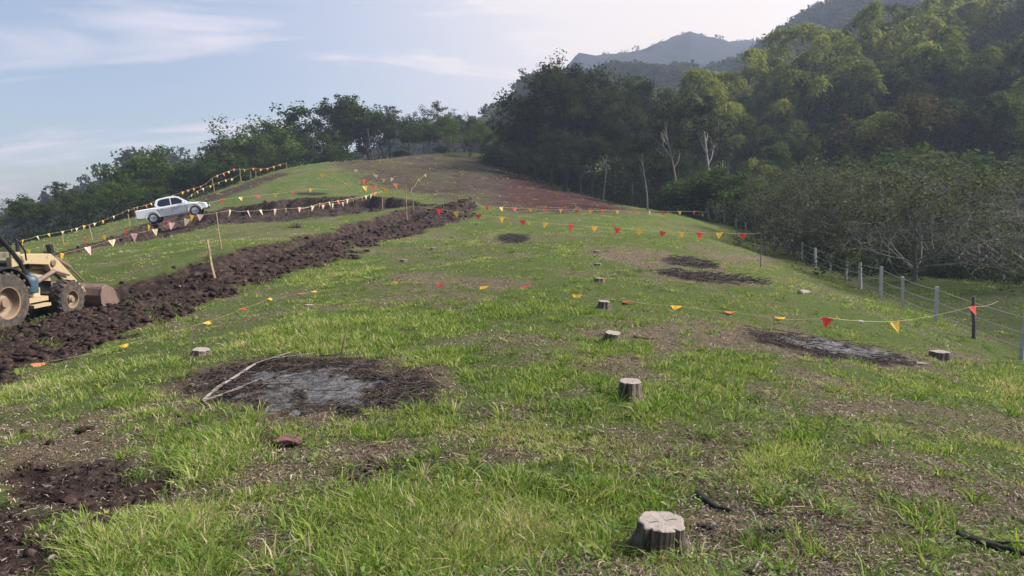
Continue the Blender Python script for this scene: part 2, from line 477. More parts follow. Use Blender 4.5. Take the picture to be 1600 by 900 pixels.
# ------------------------------------------------------------------ materials
def new_mat(name):
    m = bpy.data.materials.new(name); m.use_nodes = True
    nt = m.node_tree; nt.nodes.clear()
    return m, nt.nodes, nt.links
class NT:
    def __init__(s, name):
        s.m, s.n, s.l = new_mat(name)
        s.out = s.n.new('ShaderNodeOutputMaterial')
    def put(s, inp, v):
        if v is None: return
        if isinstance(v, (int, float)): inp.default_value = v
        elif isinstance(v, tuple): inp.default_value = v if len(v) == len(inp.default_value) else (*v, 1)
        else: s.l.new(v, inp)
    def attr(s, name):
        a = s.n.new('ShaderNodeAttribute'); a.attribute_name = name; return a.outputs['Fac']
    def pos(s):
        return s.n.new('ShaderNodeNewGeometry').outputs['Position']
    def obj(s):
        return s.n.new('ShaderNodeTexCoord').outputs['Object']
    def rand(s):
        return s.n.new('ShaderNodeObjectInfo').outputs['Random']
    def noise(s, scale, detail=4, rough=0.55, vec=None, dist=0):
        n = s.n.new('ShaderNodeTexNoise'); n.inputs['Scale'].default_value = scale
        n.inputs['Detail'].default_value = detail; n.inputs['Roughness'].default_value = rough
        n.inputs['Distortion'].default_value = dist
        if vec is not None: s.l.new(vec, n.inputs['Vector'])
        return n.outputs['Fac']
    def math(s, op, a, b=None, clamp=False):
        n = s.n.new('ShaderNodeMath'); n.operation = op; n.use_clamp = clamp
        s.put(n.inputs[0], a); s.put(n.inputs[1], b); return n.outputs[0]
    def ramp(s, fac, stops):
        n = s.n.new('ShaderNodeValToRGB'); e = n.color_ramp.elements
        while len(e) < len(stops): e.new(0.5)
        for k, (p, c) in enumerate(stops):
            e[k].position = p; e[k].color = (*c, 1)
        s.put(n.inputs[0], fac); return n.outputs[0]
    def mix(s, f, a, b, mode='MIX'):
        n = s.n.new('ShaderNodeMix'); n.data_type = 'RGBA'; n.blend_type = mode
        s.put(n.inputs[0], f); s.put(n.inputs[6], a); s.put(n.inputs[7], b); return n.outputs[2]
    def bump(s, h, strength, dist=0.05):
        n = s.n.new('ShaderNodeBump'); n.inputs['Strength'].default_value = strength
        n.inputs['Distance'].default_value = dist; s.put(n.inputs['Height'], h); return n.outputs[0]
    def bsdf(s, color, rough=0.9, metal=0.0, normal=None, spec=0.3, coat=0.0):
        b = s.n.new('ShaderNodeBsdfPrincipled')
        s.put(b.inputs['Base Color'], color); s.put(b.inputs['Roughness'], rough); s.put(b.inputs['Metallic'], metal)
        s.put(b.inputs['Specular IOR Level'], spec); s.put(b.inputs['Coat Weight'], coat)
        if normal is not None: s.l.new(normal, b.inputs['Normal'])
        s.l.new(b.outputs[0], s.out.inputs[0]); return s.m
    def leaf(s, color, trans=0.4, tcol=None, gloss=0.0):
        d = s.n.new('ShaderNodeBsdfDiffuse'); s.put(d.inputs[0], color)
        t = s.n.new('ShaderNodeBsdfTranslucent'); s.put(t.inputs[0], tcol if tcol is not None else color)
        mx = s.n.new('ShaderNodeMixShader'); mx.inputs[0].default_value = trans
        s.l.new(d.outputs[0], mx.inputs[1]); s.l.new(t.outputs[0], mx.inputs[2])
        last = mx
        if gloss:
            g = s.n.new('ShaderNodeBsdfGlossy'); g.inputs['Roughness'].default_value = 0.45
            m2 = s.n.new('ShaderNodeMixShader'); m2.inputs[0].default_value = gloss
            s.l.new(mx.outputs[0], m2.inputs[1]); s.l.new(g.outputs[0], m2.inputs[2]); last = m2
        s.l.new(last.outputs[0], s.out.inputs[0]); return s.m

M = {}
# ground sheet
g = NT('ground')
P = g.pos()
nf = g.noise(22, 6, 0.7, P); nm = g.noise(3.2, 5, 0.6, P); nl = g.noise(0.35, 4, 0.55, P); nx = g.noise(70, 3, 0.7, P)
green = g.mix(nf, g.mix(nl, (.045, .075, .018), (.070, .100, .026)), g.mix(nm, (.090, .135, .032), (.15, .165, .060)))
dry = g.ramp(nx, [(.25, (.05, .035, .028)), (.45, (.15, .11, .08)), (.62, (.27, .21, .155)), (.8, (.42, .35, .28))])
dry = g.mix(nm, dry, (.13, .095, .07), 'MIX')
soil = g.ramp(g.noise(5, 8, .7, P), [(.32, (.020, .014, .013)), (.48, (.042, .029, .025)), (.6, (.085, .061, .052)), (.75, (.17, .13, .11))])
red = g.ramp(g.noise(1.6, 8, .72, P), [(.32, (.028, .018, .017)), (.52, (.062, .041, .036)), (.72, (.12, .088, .068))])
redder = g.ramp(g.noise(1.1, 8, .7, P), [(.3, (.030, .014, .013)), (.55, (.075, .036, .032)), (.8, (.13, .075, .062))])
char = g.ramp(g.noise(14, 6, .75, P), [(.3, (.010, .009, .010)), (.55, (.035, .030, .029)), (.75, (.12, .10, .09))])
ash = g.ramp(g.noise(9, 7, .7, P, .6), [(.3, (.035, .036, .04)), (.45, (.15, .15, .158)), (.7, (.36, .36, .372))])
c = g.mix(g.math('MULTIPLY', g.attr('dry'), 0.95), green, dry)
ra = g.attr('red')
c = g.mix(g.math('MULTIPLY', ra, 1.15, True), c, g.mix(g.math('MULTIPLY', g.math('SUBTRACT', ra, .80), 5.0, True), red, redder))
c = g.mix(g.attr('soil'), c, soil)
c = g.mix(g.attr('char'), c, char)
c = g.mix(g.attr('ash'), c, ash)
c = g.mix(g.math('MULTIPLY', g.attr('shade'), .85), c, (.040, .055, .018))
h = g.math('ADD', g.math('MULTIPLY', nf, .6), nx)
M['ground'] = g.bsdf(c, .95, normal=g.bump(h, 1.0, .05), spec=.05)
# hills
g = NT('hill'); P = g.pos()
c = g.mix(g.noise(.02, 6, .6, P), (.016, .026, .016), (.032, .042, .024))
c = g.mix(g.math('MULTIPLY', g.attr('meadow'), 1.0), c, (.09, .13, .035))
M['hill'] = g.bsdf(c, 1.0, spec=0)
g = NT('far_hill'); M['far_hill'] = g.bsdf(g.mix(g.noise(.012, 6, .6, g.pos()), (.014, .018, .020), (.034, .038, .036)), 1.0, spec=0)
# blades and litter
def ramp_leaf(name, stops, trans, tmul=(1.25, 1.35, .8), gloss=0.0, vary=True):
    g = NT(name)
    t = g.attr('tint')
    col = g.ramp(t, stops)
    if vary: col = g.mix(g.math('MULTIPLY', g.rand(), .35), col, g.mix(1.0, col, (.55, .62, .5), 'MULTIPLY'))
    tc_ = g.mix(1.0, col, tmul, 'MULTIPLY')
    return g.leaf(col, trans, tc_, gloss)
M['grass'] = ramp_leaf('grass', [(0, (.034, .068, .018)), (.3, (.082, .145, .030)), (.55, (.150, .235, .045)), (.75, (.25, .31, .075)), (.88, (.34, .31, .15)), (1, (.44, .38, .25))], .40, (1.25, 1.3, .75), .0, False)
M['litter'] = ramp_leaf('litter', [(0, (.030, .021, .018)), (.35, (.085, .064, .052)), (.65, (.20, .155, .12)), (1, (.40, .34, .275))], .1, (1, 1, 1), 0, False)
M['weed'] = ramp_leaf('weed', [(0, (.055, .09, .03)), (.5, (.11, .17, .05)), (1, (.22, .29, .12))], .35, (1.2, 1.3, .7), .0, False)
LEAF = {

 'tree_green': [(0, (.020, .036, .012)), (.5, (.042, .068, .018)), (1, (.085, .115, .028))],
 'tree_light': [(0, (.030, .050, .014)), (.5, (.070, .105, .024)), (1, (.12, .155, .035))],
 'tree_dark': [(0, (.014, .018, .011)), (.5, (.032, .038, .020)), (1, (.070, .072, .034))],
 'tree_brown': [(0, (.030, .026, .016)), (.5, (.06, .050, .026)), (1, (.11, .088, .045))],
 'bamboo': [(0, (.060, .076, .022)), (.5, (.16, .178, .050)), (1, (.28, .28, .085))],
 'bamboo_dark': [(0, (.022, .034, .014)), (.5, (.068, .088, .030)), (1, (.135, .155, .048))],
 'orchard': [(0, (.026, .034, .020)), (.5, (.055, .064, .038)), (1, (.16, .165, .12))],
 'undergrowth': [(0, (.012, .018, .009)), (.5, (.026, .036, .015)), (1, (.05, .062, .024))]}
for k, s in LEAF.items():
    M[k] = ramp_leaf('leaf_' + k, s, .32, (1.3, 1.4, .7), .0)
def bark(name, a, b, scale=3.0, bumpy=.6):
    g = NT(name); n = g.noise(scale, 6, .7, g.obj(), .4)
    return g.bsdf(g.mix(n, a, b), .9, normal=g.bump(n, bumpy, .05), spec=.15)
M['bark'] = bark('bark', (.028, .022, .018), (.09, .075, .062))
M['bark_pale'] = bark('bark_pale', (.12, .11, .095), (.34, .32, .28))
M['bark_grey'] = bark('bark_grey', (.07, .062, .058), (.19, .175, .165))
M['bark_silver'] = bark('bark_silver', (.11, .10, .096), (.29, .27, .26))
M['culm'] = bark('culm', (.05, .07, .025), (.13, .15, .06))
M['char_wood'] = bark('char_wood', (.008, .008, .009), (.05, .045, .045), 20)
M['twig'] = bark('twig', (.04, .028, .024), (.14, .11, .09), 9)
M['dead_branch'] = bark('dead_branch', (.13, .11, .10), (.34, .30, .27), 14)
M['stake'] = bark('stake', (.20, .14, .085), (.42, .32, .21), 8, .3)
M['post'] = bark('post', (.27, .26, .25), (.56, .54, .51), 9, .4)
M['post_dark'] = bark('post_dark', (.05, .045, .04), (.15, .13, .12), 9, .4)
# stumps
g = NT('stump_bark'); P = g.obj()
mpn = g.n.new('ShaderNodeMapping'); mpn.inputs['Scale'].default_value = (1, 1, .18); g.l.new(P, mpn.inputs[0])
n = g.noise(38, 6, .7, mpn.outputs[0])
M['stump_bark'] = g.bsdf(g.ramp(n, [(.3, (.05, .038, .03)), (.5, (.14, .11, .09)), (.72, (.28, .235, .195))]), .95, normal=g.bump(n, 1, .03), spec=.1)
g = NT('stump_face'); P = g.obj()
w = g.n.new('ShaderNodeTexWave'); w.wave_type = 'RINGS'; w.rings_direction = 'Z'; w.inputs['Scale'].default_value = 22
w.inputs['Distortion'].default_value = 5; w.inputs['Detail'].default_value = 3; g.l.new(P, w.inputs[0])
n = g.noise(25, 6, .65, P)
M['stump_face'] = g.bsdf(g.mix(g.math('MULTIPLY', w.outputs['Fac'], .3), g.mix(n, (.15, .125, .11), (.40, .355, .32)), (.20, .17, .15)), .9, normal=g.bump(n, .4, .01), spec=.1)
# manufactured
def plain(name, col, rough=.5, metal=0., vary=.25, dirt=None, coat=0., spec=.4, scale=4):
    g = NT(name); n = g.noise(scale, 5, .6, g.obj())
    c = g.mix(g.math('MULTIPLY', n, vary), col, tuple(x * .45 for x in col))
    if dirt is not None:
        c = g.mix(g.math('MULTIPLY', g.math('SUBTRACT', g.noise(scale * 1.7, 6, .7, g.obj()), 1 - dirt), 4, True), c, (.13, .085, .06))
    return g.bsdf(c, rough, metal, spec=spec, coat=coat)
M['white_paint'] = plain('white_paint', (.84, .85, .87), .28, 0, .06, None, .6)
M['glass'] = plain('tinted_glass', (.012, .015, .022), .06, 0, 0, None, 0, .7)
M['rubber'] = plain('rubber', (.035, .032, .030), .9, 0, .3, .55)
M['rubber_clean'] = plain('rubber_clean', (.022, .022, .022), .85, 0, .2)
M['alloy'] = plain('alloy', (.50, .51, .53), .35, .8, .2)
M['chrome'] = plain('chrome', (.6, .6, .62), .15, 1, 0)
M['black'] = plain('black_trim', (.018, .018, .02), .55)
M['tan'] = plain('tan_paint', (.40, .31, .185), .55, 0, .25, .42, 0, .35, 3)
M['rim_tan'] = plain('rim_tan', (.23, .165, .11), .7, 0, .3, .5)
M['steel'] = plain('worn_steel', (.22, .15, .125), .6, .25, .4, .55, 0, .4, 6)
M['drum'] = plain('blue_plastic', (.045, .085, .125), .5, 0, .3, .4, 0, .4, 8)
M['lamp_red'] = plain('lamp_red', (.35, .02, .015), .3)
M['lamp_clear'] = plain('lamp_clear', (.62, .64, .66), .12, .2, .1)
M['wire'] = plain('wire', (.45, .45, .44), .6, .2)
M['cord_y'] = plain('cord', (.55, .45, .22), .8)
M['shard'] = plain('shard', (.16, .075, .075), .75, 0, .4, None, 0, .2, 12)
M['stone'] = plain('stone', (.34, .32, .31), .9, 0, .5, None, 0, .2, 10)
def film(name, col):
    g = NT(name); n = g.noise(9, 4, .6, g.obj())
    c = g.mix(g.math('MULTIPLY', n, .3), col, tuple(x * .6 for x in col))
    return g.leaf(c, .45, c, .05)
M['pen_r'] = film('pennant_red', (.75, .035, .045))
M['pen_y'] = film('pennant_yellow', (.85, .50, .03))
M['pen_o'] = film('pennant_orange', (.80, .20, .08))
M['pen_p'] = film('pennant_faded_pink', (.80, .50, .47))
M['pen_c'] = film('pennant_cream', (.78, .66, .40))

# ------------------------------------------------------------------ ground sheet
ang = np.concatenate([np.linspace(-180, -52, 40, endpoint=False), np.linspace(-52, -40, 16, endpoint=False),
                      np.linspace(-40, 40, 560, endpoint=False), np.linspace(40, 52, 16, endpoint=False), np.linspace(52, 180, 40, endpoint=False)])
rad = np.concatenate([[0.3, 0.8, 1.3, 1.7], np.exp(np.linspace(math.log(2.0), math.log(130), 640)), np.exp(np.linspace(math.log(134), math.log(5000), 40))])
A, Rr = np.meshgrid(np.radians(ang), rad)
gx, gy = Rr * np.sin(A), Rr * np.cos(A)
mk = masks(gx, gy)
gzz = ground_z(gx, gy, mk)
nr, na = gx.shape
V = np.stack([gx, gy, gzz], -1).reshape(-1, 3)
i, j = np.meshgrid(np.arange(nr - 1), np.arange(na), indexing='ij')
j2 = (j + 1) % na
Fq = np.stack([i * na + j, (i + 1) * na + j, (i + 1) * na + j2, i * na + j2], -1).reshape(-1, 4)[:, ::-1]
Fq = Fq[:, ::-1]
cen = len(V)
V = np.vstack([V, [[0, 0, gz(0, 0)]]])
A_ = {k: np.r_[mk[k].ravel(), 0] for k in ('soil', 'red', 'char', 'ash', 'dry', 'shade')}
# hub triangles as thin quads would be black: close the small hole with quads that share the centre
hub = [(cen, jj, (jj + 1) % na, (jj + 2) % na) for jj in range(0, na, 2)]
Fq = np.vstack([Fq, np.array(hub)])
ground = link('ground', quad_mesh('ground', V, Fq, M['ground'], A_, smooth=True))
tag(ground, 'rough pasture sloping up to a grassy mound', None, None, 'structure')

# ------------------------------------------------------------------ grass, weeds, litter (stuff)
def sample_wedge(n, r0, r1, pw, a0=-50, a1=50):
    u = rng.random(n); e = 1 - pw if abs(1 - pw) > .01 else .01
    r = (r0 ** e + u * (r1 ** e - r0 ** e)) ** (1 / e)
    a = np.radians(rng.uniform(a0, a1, n))
    return r * np.sin(a), r * np.cos(a), r

def blades(cx_, cy_, nb, hgt, wid, spread, lean, tint):
    """nb blades per tuft; arrays per tuft"""
    n = len(cx_)
    rep = lambda a: np.repeat(a, nb)
    N = n * nb
    az = rng.uniform(0, 2 * pi, N)
    off = np.abs(rng.normal(0, 1, N)) * rep(spread)
    bx = rep(cx_) + np.cos(az) * off; by = rep(cy_) + np.sin(az) * off
    bz = rep(ground_z(cx_, cy_)) - 0.008
    az2 = az + rng.normal(0, .6, N)
    H = rep(hgt) * rng.uniform(.45, 1.15, N)
    ln = rep(lean) * rng.uniform(.3, 1.5, N)
    W = rep(wid) * rng.uniform(.6, 1.3, N) / 2
    dx, dy = np.cos(az2), np.sin(az2); wa = rng.uniform(0, pi, N)
    sx, sy = np.cos(wa), np.sin(wa)
    def lvl(t, w):
        out = ln * t ** 1.8 * H
        z = bz + H * (t - .35 * ln * t * t)
        px_, py_ = bx + dx * out, by + dy * out
        return np.stack([px_ - sx * W * w, py_ - sy * W * w, z], -1), np.stack([px_ + sx * W * w, py_ + sy * W * w, z], -1)
    a, b = lvl(0, .7); c_, d = lvl(.5, 1.0); e, f = lvl(1.0, .12)
    Vv = np.stack([a, b, c_, d, e, f], 1).reshape(-1, 3)
    base = np.arange(N)[:, None] * 6
    Ff = np.concatenate([base + np.array([[0, 1, 3, 2]]), base + np.array([[2, 3, 5, 4]])])
    tt = np.clip(rep(tint) + rng.normal(0, .12, N) + (rng.random(N) < .16) * .4, 0, 1)
    return Vv, Ff, np.repeat(tt, 6)

def grass_field(nt, nb, r0, r1, pw, tall):
    x, y, r = sample_wedge(nt, r0, r1, pw)
    m = masks(x, y)
    cover = (1 - m['soil']) * (1 - m['char']) * (1 - m['ash']) * (1 - m['red'] * .72)
    patchy = fbm(x * 1.1, y * 1.1, 3, 81); tuft = fbm(x * 2.6, y * 2.6, 3, 91)
    dens = cover * np.clip(.29 + m['lush'] * .38 - m['dry'] * .72 + (patchy - .5) * 2.6 + (tuft - .5) * 1.3, .03, 1)
    keep = rng.random(nt) < dens
    x, y, r, tuft, patchy = x[keep], y[keep], r[keep], tuft[keep], patchy[keep]
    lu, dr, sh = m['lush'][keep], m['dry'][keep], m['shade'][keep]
    h = (.024 + .036 * lu + .13 * np.clip(tuft - .55, 0, 1) * (1 - .6 * dr) + .02 * patchy) * tall * (1 + .012 * r)
    h = h * rng.uniform(.7, 1.35, len(x))
    w = .0034 + .00068 * r
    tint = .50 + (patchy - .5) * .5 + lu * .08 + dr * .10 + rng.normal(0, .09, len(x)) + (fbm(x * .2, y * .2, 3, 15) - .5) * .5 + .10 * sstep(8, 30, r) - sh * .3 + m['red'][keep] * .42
    return blades(x, y, nb, h, w, .018 + .0028 * r + .03 * lu, .55 + .35 * rng.random(len(x)) + .4 * dr, np.clip(tint, 0, .93))
parts = [grass_field(118000, 8, 2.0, 34, 1.30, 1.0), grass_field(54000, 7, 22, 100, 1.0, 1.25)]
# bigger tussocks with broad bright blades
x, y, r = sample_wedge(4700, 2.2, 26, .9)
m = masks(x, y)
ok = (rng.random(len(x)) < (.16 + .7 * m['lush'])) & (m['soil'] + m['char'] + m['ash'] < .25)
x, y, r = x[ok], y[ok], r[ok]
xs_, ys_, rs_ = sample_wedge(9000, 8, 60, .8, -42, 0)
ms_ = masks(xs_, ys_); ok = (np.maximum(ms_['trench'], ms_['cut']) > .3) & (fbm(xs_ * .7, ys_ * .7, 3, 201) > .60)
xs_, ys_, rs_ = xs_[ok], ys_[ok], rs_[ok]
parts.append(blades(xs_, ys_, 9, .07 + .05 * rng.random(len(xs_)), .004 + .0006 * rs_, .05 + .003 * rs_, .8 + 0 * xs_, .42 + rng.normal(0, .15, len(xs_))))
parts.append(blades(x, y, 34, .075 + .085 * rng.random(len(x)), .0062 + .00055 * r, .05 + .02 * rng.random(len(x)) + .0015 * r, .8 + .3 * rng.random(len(x)), .52 + rng.normal(0, .12, len(x))))
Vg, b = [], 0; Fg = []; Tg = []
for v_, f_, t_ in parts:
    Vg.append(v_); Fg.append(f_ + b); Tg.append(t_); b += len(v_)
grass = link('grass', quad_mesh('grass', np.concatenate(Vg), np.concatenate(Fg), M['grass'], {'tint': np.concatenate(Tg)}))
tag(grass, 'patchy bright green pasture grass with tussocks', None, None, 'stuff')

def chips(x, y, L, W, lift, tint, tilt=.35, curve=True):
    n = len(x); z = ground_z(x, y) + lift
    a = rng.uniform(0, 2 * pi, n); dx, dy = np.cos(a), np.sin(a)
    ti = rng.normal(0, tilt, n); ro = rng.normal(0, tilt, n)
    d = np.stack([dx * np.cos(ti), dy * np.cos(ti), np.sin(ti)], -1) * (L / 2)[:, None]
    s = np.stack([-dy * np.cos(ro), dx * np.cos(ro), np.sin(ro)], -1) * (W / 2)[:, None]
    c0 = np.stack([x, y, z], -1)
    up = np.array([0, 0, 1.0]) * (np.abs(rng.normal(0, .12, n)) * L)[:, None]
    Vv = np.stack([c0 - d - s * .5, c0 - d + s * .5, c0 - s + up, c0 + s + up, c0 + d - s * .4, c0 + d + s * .4], 1).reshape(-1, 3)
    base = np.arange(n)[:, None] * 6
    Ff = np.concatenate([base + np.array([[0, 1, 3, 2]]), base + np.array([[2, 3, 5, 4]])])
    return Vv, Ff, np.repeat(tint, 6)
x, y, r = sample_wedge(320000, 2.0, 32, 1.3)
m = masks(x, y)
ok = rng.random(len(x)) < (1 - .85 * m['pit']) * np.clip(.42 + m['dry'] * .9 + m['pit'] * .1 - m['lush'] * .3, 0, 1) * (1 - .8 * m['ash']) * (1 - .45 * m['trench'])
x, y, r = x[ok], y[ok], r[ok]
k = len(x)
v_, f_, t_ = chips(x, y, rng.uniform(.010, .045, k) * (1 + .05 * r), rng.uniform(.0015, .0055, k) * (1 + .13 * r), rng.uniform(0, .012, k),
                   np.clip(rng.normal(.52, .27, k) - .35 * m['char'][ok], 0, 1))
lit = link('dry_litter', quad_mesh('dry_litter', v_, f_, M['litter'], {'tint': t_}))
tag(lit, 'dry straw and leaf litter lying between the tufts', None, None, 'stuff')

# low broadleaf weeds
cx0, cy0, r0 = sample_wedge(1500, 2.3, 20, 1.1)
m = masks(cx0, cy0)
rightness = sstep(-1, 2.5, cx0)
ok = (rng.random(len(cx0)) < .12 + .34 * rightness) & (m['soil'] + m['char'] < .3)
cx0, cy0, r0 = cx0[ok], cy0[ok], r0[ok]
nl_ = 26
x = np.repeat(cx0, nl_) + rng.normal(0, .07, len(cx0) * nl_); y = np.repeat(cy0, nl_) + rng.normal(0, .07, len(cx0) * nl_)
rr = np.repeat(r0, nl_); k = len(x)
v_, f_, t_ = chips(x, y, rng.uniform(.014, .036, k) * (1 + .02 * rr), rng.uniform(.009, .020, k) * (1 + .02 * rr), rng.uniform(.01, .10, k),
                   np.clip(np.repeat(rng.normal(.5, .2, len(cx0)), nl_) + rng.normal(0, .15, k), 0, 1), .5)
wd = link('low_weeds', quad_mesh('low_weeds', v_, f_, M['weed'], {'tint': t_}))
tag(wd, 'low broadleaf weeds creeping over the dry ground', None, None, 'stuff')

# soil clods along the dug strips, gravel and char lumps
def lumps(x, y, size, flat=1.0, sub=1):
    import bmesh
    bm = bmesh.new(); bmesh.ops.create_icosphere(bm, subdivisions=sub, radius=1)
    bv = np.array([v.co[:] for v in bm.verts]); bf = np.array([[v.index for v in f.verts] for f in bm.faces]); bm.free()
    n = len(x); k = len(bv)
    ax = rng.normal(size=(n, 1, 3)); ax /= np.linalg.norm(ax, axis=2, keepdims=True)
    disp = 1 + rng.normal(0, .22, (n, k, 1)) + .25 * (bv[None] * ax).sum(-1, keepdims=True)
    sc = size[:, None, None] * np.stack([rng.uniform(.7, 1.4, n), rng.uniform(.7, 1.4, n), rng.uniform(.4, 1.0, n) * flat], -1)[:, None, :]
    a = rng.uniform(0, 2 * pi, n)
    v = bv[None] * disp * sc
    vx = v[..., 0] * np.cos(a)[:, None] - v[..., 1] * np.sin(a)[:, None]
    vy = v[..., 0] * np.sin(a)[:, None] + v[..., 1] * np.cos(a)[:, None]
    z = ground_z(x, y)
    V_ = np.stack([vx + x[:, None], vy + y[:, None], v[..., 2] + (z + size * .15)[:, None]], -1).reshape(-1, 3)
    F_ = (bf[None] + (np.arange(n) * k)[:, None, None]).reshape(-1, 3)
    return V_, F_
g = NT('soil_clod'); P = g.pos(); n = g.noise(9, 6, .7, P)
M['clod'] = g.bsdf(g.ramp(n, [(.3, (.018, .012, .011)), (.55, (.043, .029, .025)), (.8, (.12, .088, .072))]), 1, normal=g.bump(n, .8, .04), spec=.05)
x, y, r = sample_wedge(90000, 7, 70, .6, -42, 10)
m = masks(x, y)
ok = (np.maximum(m['trench'], m['cut']) > .35) & (rng.random(len(x)) < np.where(cut_q(x, y) > .55, .25, 1))
x, y, r = x[ok], y[ok], r[ok]
size = (.010 + .075 * rng.random(len(x)) ** 6) * (1 + .012 * r)
x2, y2, r2 = sample_wedge(26000, 2.3, 7, .8)
m2 = masks(x2, y2); ok2 = m2['pit'] > .5
x2, y2 = x2[ok2], y2[ok2]
s2 = .005 + .022 * rng.random(len(x2)) ** 3
v_, f_ = lumps(np.r_[x, x2], np.r_[y, y2], np.r_[size, s2])
tag(link('soil_clods', quad_mesh('soil_clods', v_, f_, M['clod'])), 'dark crumbly clods of freshly dug soil', None, None, 'stuff')

def twigs(n, outer, Lr, rr_, inner_skip=None, lift=.05, seed=1):
    rg = np.random.default_rng(seed)
    lo, hi = outer.min(0), outer.max(0)
    P_ = []
    while len(P_) < n:
        q = rg.uniform(lo, hi)
        if inside(outer, q[0:1], q[1:2])[0] > -.05 and (inner_skip is None or inside(inner_skip, q[0:1], q[1:2])[0] < .05 or rg.random() < .35): P_.append(q)
    P_ = np.array(P_); zs = ground_z(P_[:, 0], P_[:, 1])
    out = []
    for (qx, qy), z in zip(P_, zs):
        L = rg.uniform(*Lr); a = rg.uniform(0, 2 * pi); t = np.linspace(-.5, .5, 5)
        bend = rg.normal(0, .12, 3)
        pt = np.stack([qx + cos(a) * L * t + bend[0] * (t * t) * L * 3, qy + sin(a) * L * t + bend[1] * t * t * L * 3,
                       z + rg.uniform(.0, lift) + t * rg.normal(0, .18) * L + .02], -1)
        out.append(tube(pt, rg.uniform(*rr_) * np.array([1, .9, .8, .6, .35]), 4))
    return join(out)
v1 = twigs(430, ASHES[0][0], (.06, .42), (.0015, .0045), ASHES[0][1], .06, 5)
v2 = twigs(170, ASHES[1][0], (.08, .45), (.003, .008), ASHES[1][1], .05, 6)
v3 = twigs(120, ASHES[2][0], (.1, .6), (.006, .015), None, .05, 7)
v4 = twigs(160, ASHES[3][0], (.1, .6), (.006, .015), None, .05, 8)
tv, tf = join([v1, v2, v3, v4])
tag(link('burnt_twigs', quad_mesh('burnt_twigs', tv, tf, M['twig'])), 'thin burnt twigs scattered round the ash patches', None, None, 'stuff')
x, y, r = sample_wedge(60000, 4, 25, .6)
m = masks(x, y); ok = (m['char'] > .5) & (m['ash'] < .5); x, y, r = x[ok][:5000], y[ok][:5000], r[ok][:5000]
v_, f_ = lumps(x, y, (.004 + .020 * rng.random(len(x)) ** 4) * (1 + .02 * r))
tag(link('charcoal_lumps', quad_mesh('charcoal_lumps', v_, f_, M['char_wood'])), 'black charcoal crumbs on the burnt ground', None, None, 'stuff')
# ------------------------------------------------------------------ far hills
def pz(px, py, Y): return at(px, py, Y)
def hill(name, ridge, R0, R1, zb, crest_amp, label, meadow=None, seed=0, s0=None, s1=None, ny=60, nxx=260):
    """ridge: (px, py) silhouette at forward distance R1; the slope rises from R0"""
    pxs = np.array([q[0] for q in ridge], float)
    zr = np.array([at(q[0], q[1], R1)[2] for q in ridge])
    sl = np.array([at(q[0], q[1], R1)[0] / R1 for q in ridge])
    S = np.linspace(s0 if s0 is not None else sl[0], s1 if s1 is not None else sl[-1], nxx)
    T = np.concatenate([np.linspace(0, 1, ny), np.linspace(1.03, 1.25, 8)])
    SS, TT = np.meshgrid(S, T)
    Y = R0 + (R1 - R0) * TT; X = SS * Y
    zrr = np.interp(SS, sl, zr)
    prof = np.where(TT <= 1, sstep(-.35, 1.0, TT) * 1.0, 1 - (TT - 1) * 1.6)
    p0 = sstep(-.35, 1.0, 0.0)
    prof = np.where(TT <= 1, (prof - p0) / (1 - p0), prof)
    Z = zb + (zrr - zb) * prof + (fbm(X * 3 / R1 * 4, Y * 3 / R1 * 4, 5, seed) - .5) * crest_amp * np.minimum(TT, 1) * (1 - .8 * (TT > .93) * (TT < 1.02))
    n, m_ = X.shape
    i, j = np.meshgrid(np.arange(n - 1), np.arange(m_ - 1), indexing='ij')
    f = np.stack([i * m_ + j, i * m_ + j + 1, (i + 1) * m_ + j + 1, (i + 1) * m_ + j], -1).reshape(-1, 4)
    me_ = np.zeros(X.shape) if meadow is None else meadow(X, Y)
    o = link(name, quad_mesh(name, np.stack([X, Y, Z], -1), f, M['hill'], {'meadow': me_.ravel()}, True))
    tag(o, label, None, None, 'structure')
    from mathutils.bvhtree import BVHTree
    def zf(x, y):
        q = ((y - R0) / (R1 - R0)); s_ = x / y
        fi = np.interp(q, T, np.arange(len(T))); fj = np.interp(s_, S, np.arange(len(S)))
        i0 = np.clip(fi.astype(int), 0, n - 2); j0 = np.clip(fj.astype(int), 0, m_ - 2); a = fi - i0; b = fj - j0
        return (Z[i0, j0] * (1 - a) * (1 - b) + Z[i0 + 1, j0] * a * (1 - b) + Z[i0, j0 + 1] * (1 - a) * b + Z[i0 + 1, j0 + 1] * a * b)
    return zf
z_far = hill('far_hill', [(600,262),(740,215),(820,165),(870,128),(905,99),(925,98),(960,92),(1000,84),(1040,76),(1060,70),(1078,63),(1100,68),(1130,71),(1180,74),(1260,70),(1350,66)],
     380, 620, 15, 30, 'bluish far ridge', None, 3)
bpy.data.objects['far_hill'].data.materials[0] = M['far_hill']
z_mid = hill('wooded_hill', [(560, 271), (640, 241), (700, 228), (740, 203), (765, 181), (800, 163), (850, 143), (905, 140), (960, 134), (1040, 137), (1100, 145), (1160, 131), (1200, 90), (1250, 60), (1300, 38), (1345, 22), (1400, -1), (1520, -46), (1750, -76)],
     150, 320, 2, 10, 'dark wooded hillside behind the field', lambda X, Y: sstep(.2, .5, 1 - np.hypot((X / Y + .028) / .05, (Y - 285) / 50)), 5, s0=-.30)
z_left = hill('left_hill', [(-500,420),(-100,372),(0,338),(60,318),(110,298),(150,284),(190,268),(230,258),(300,250),(400,245),(600,240),(760,250)],
     140, 300, -10, 8, 'bare grey hillside at far left', None, 8)

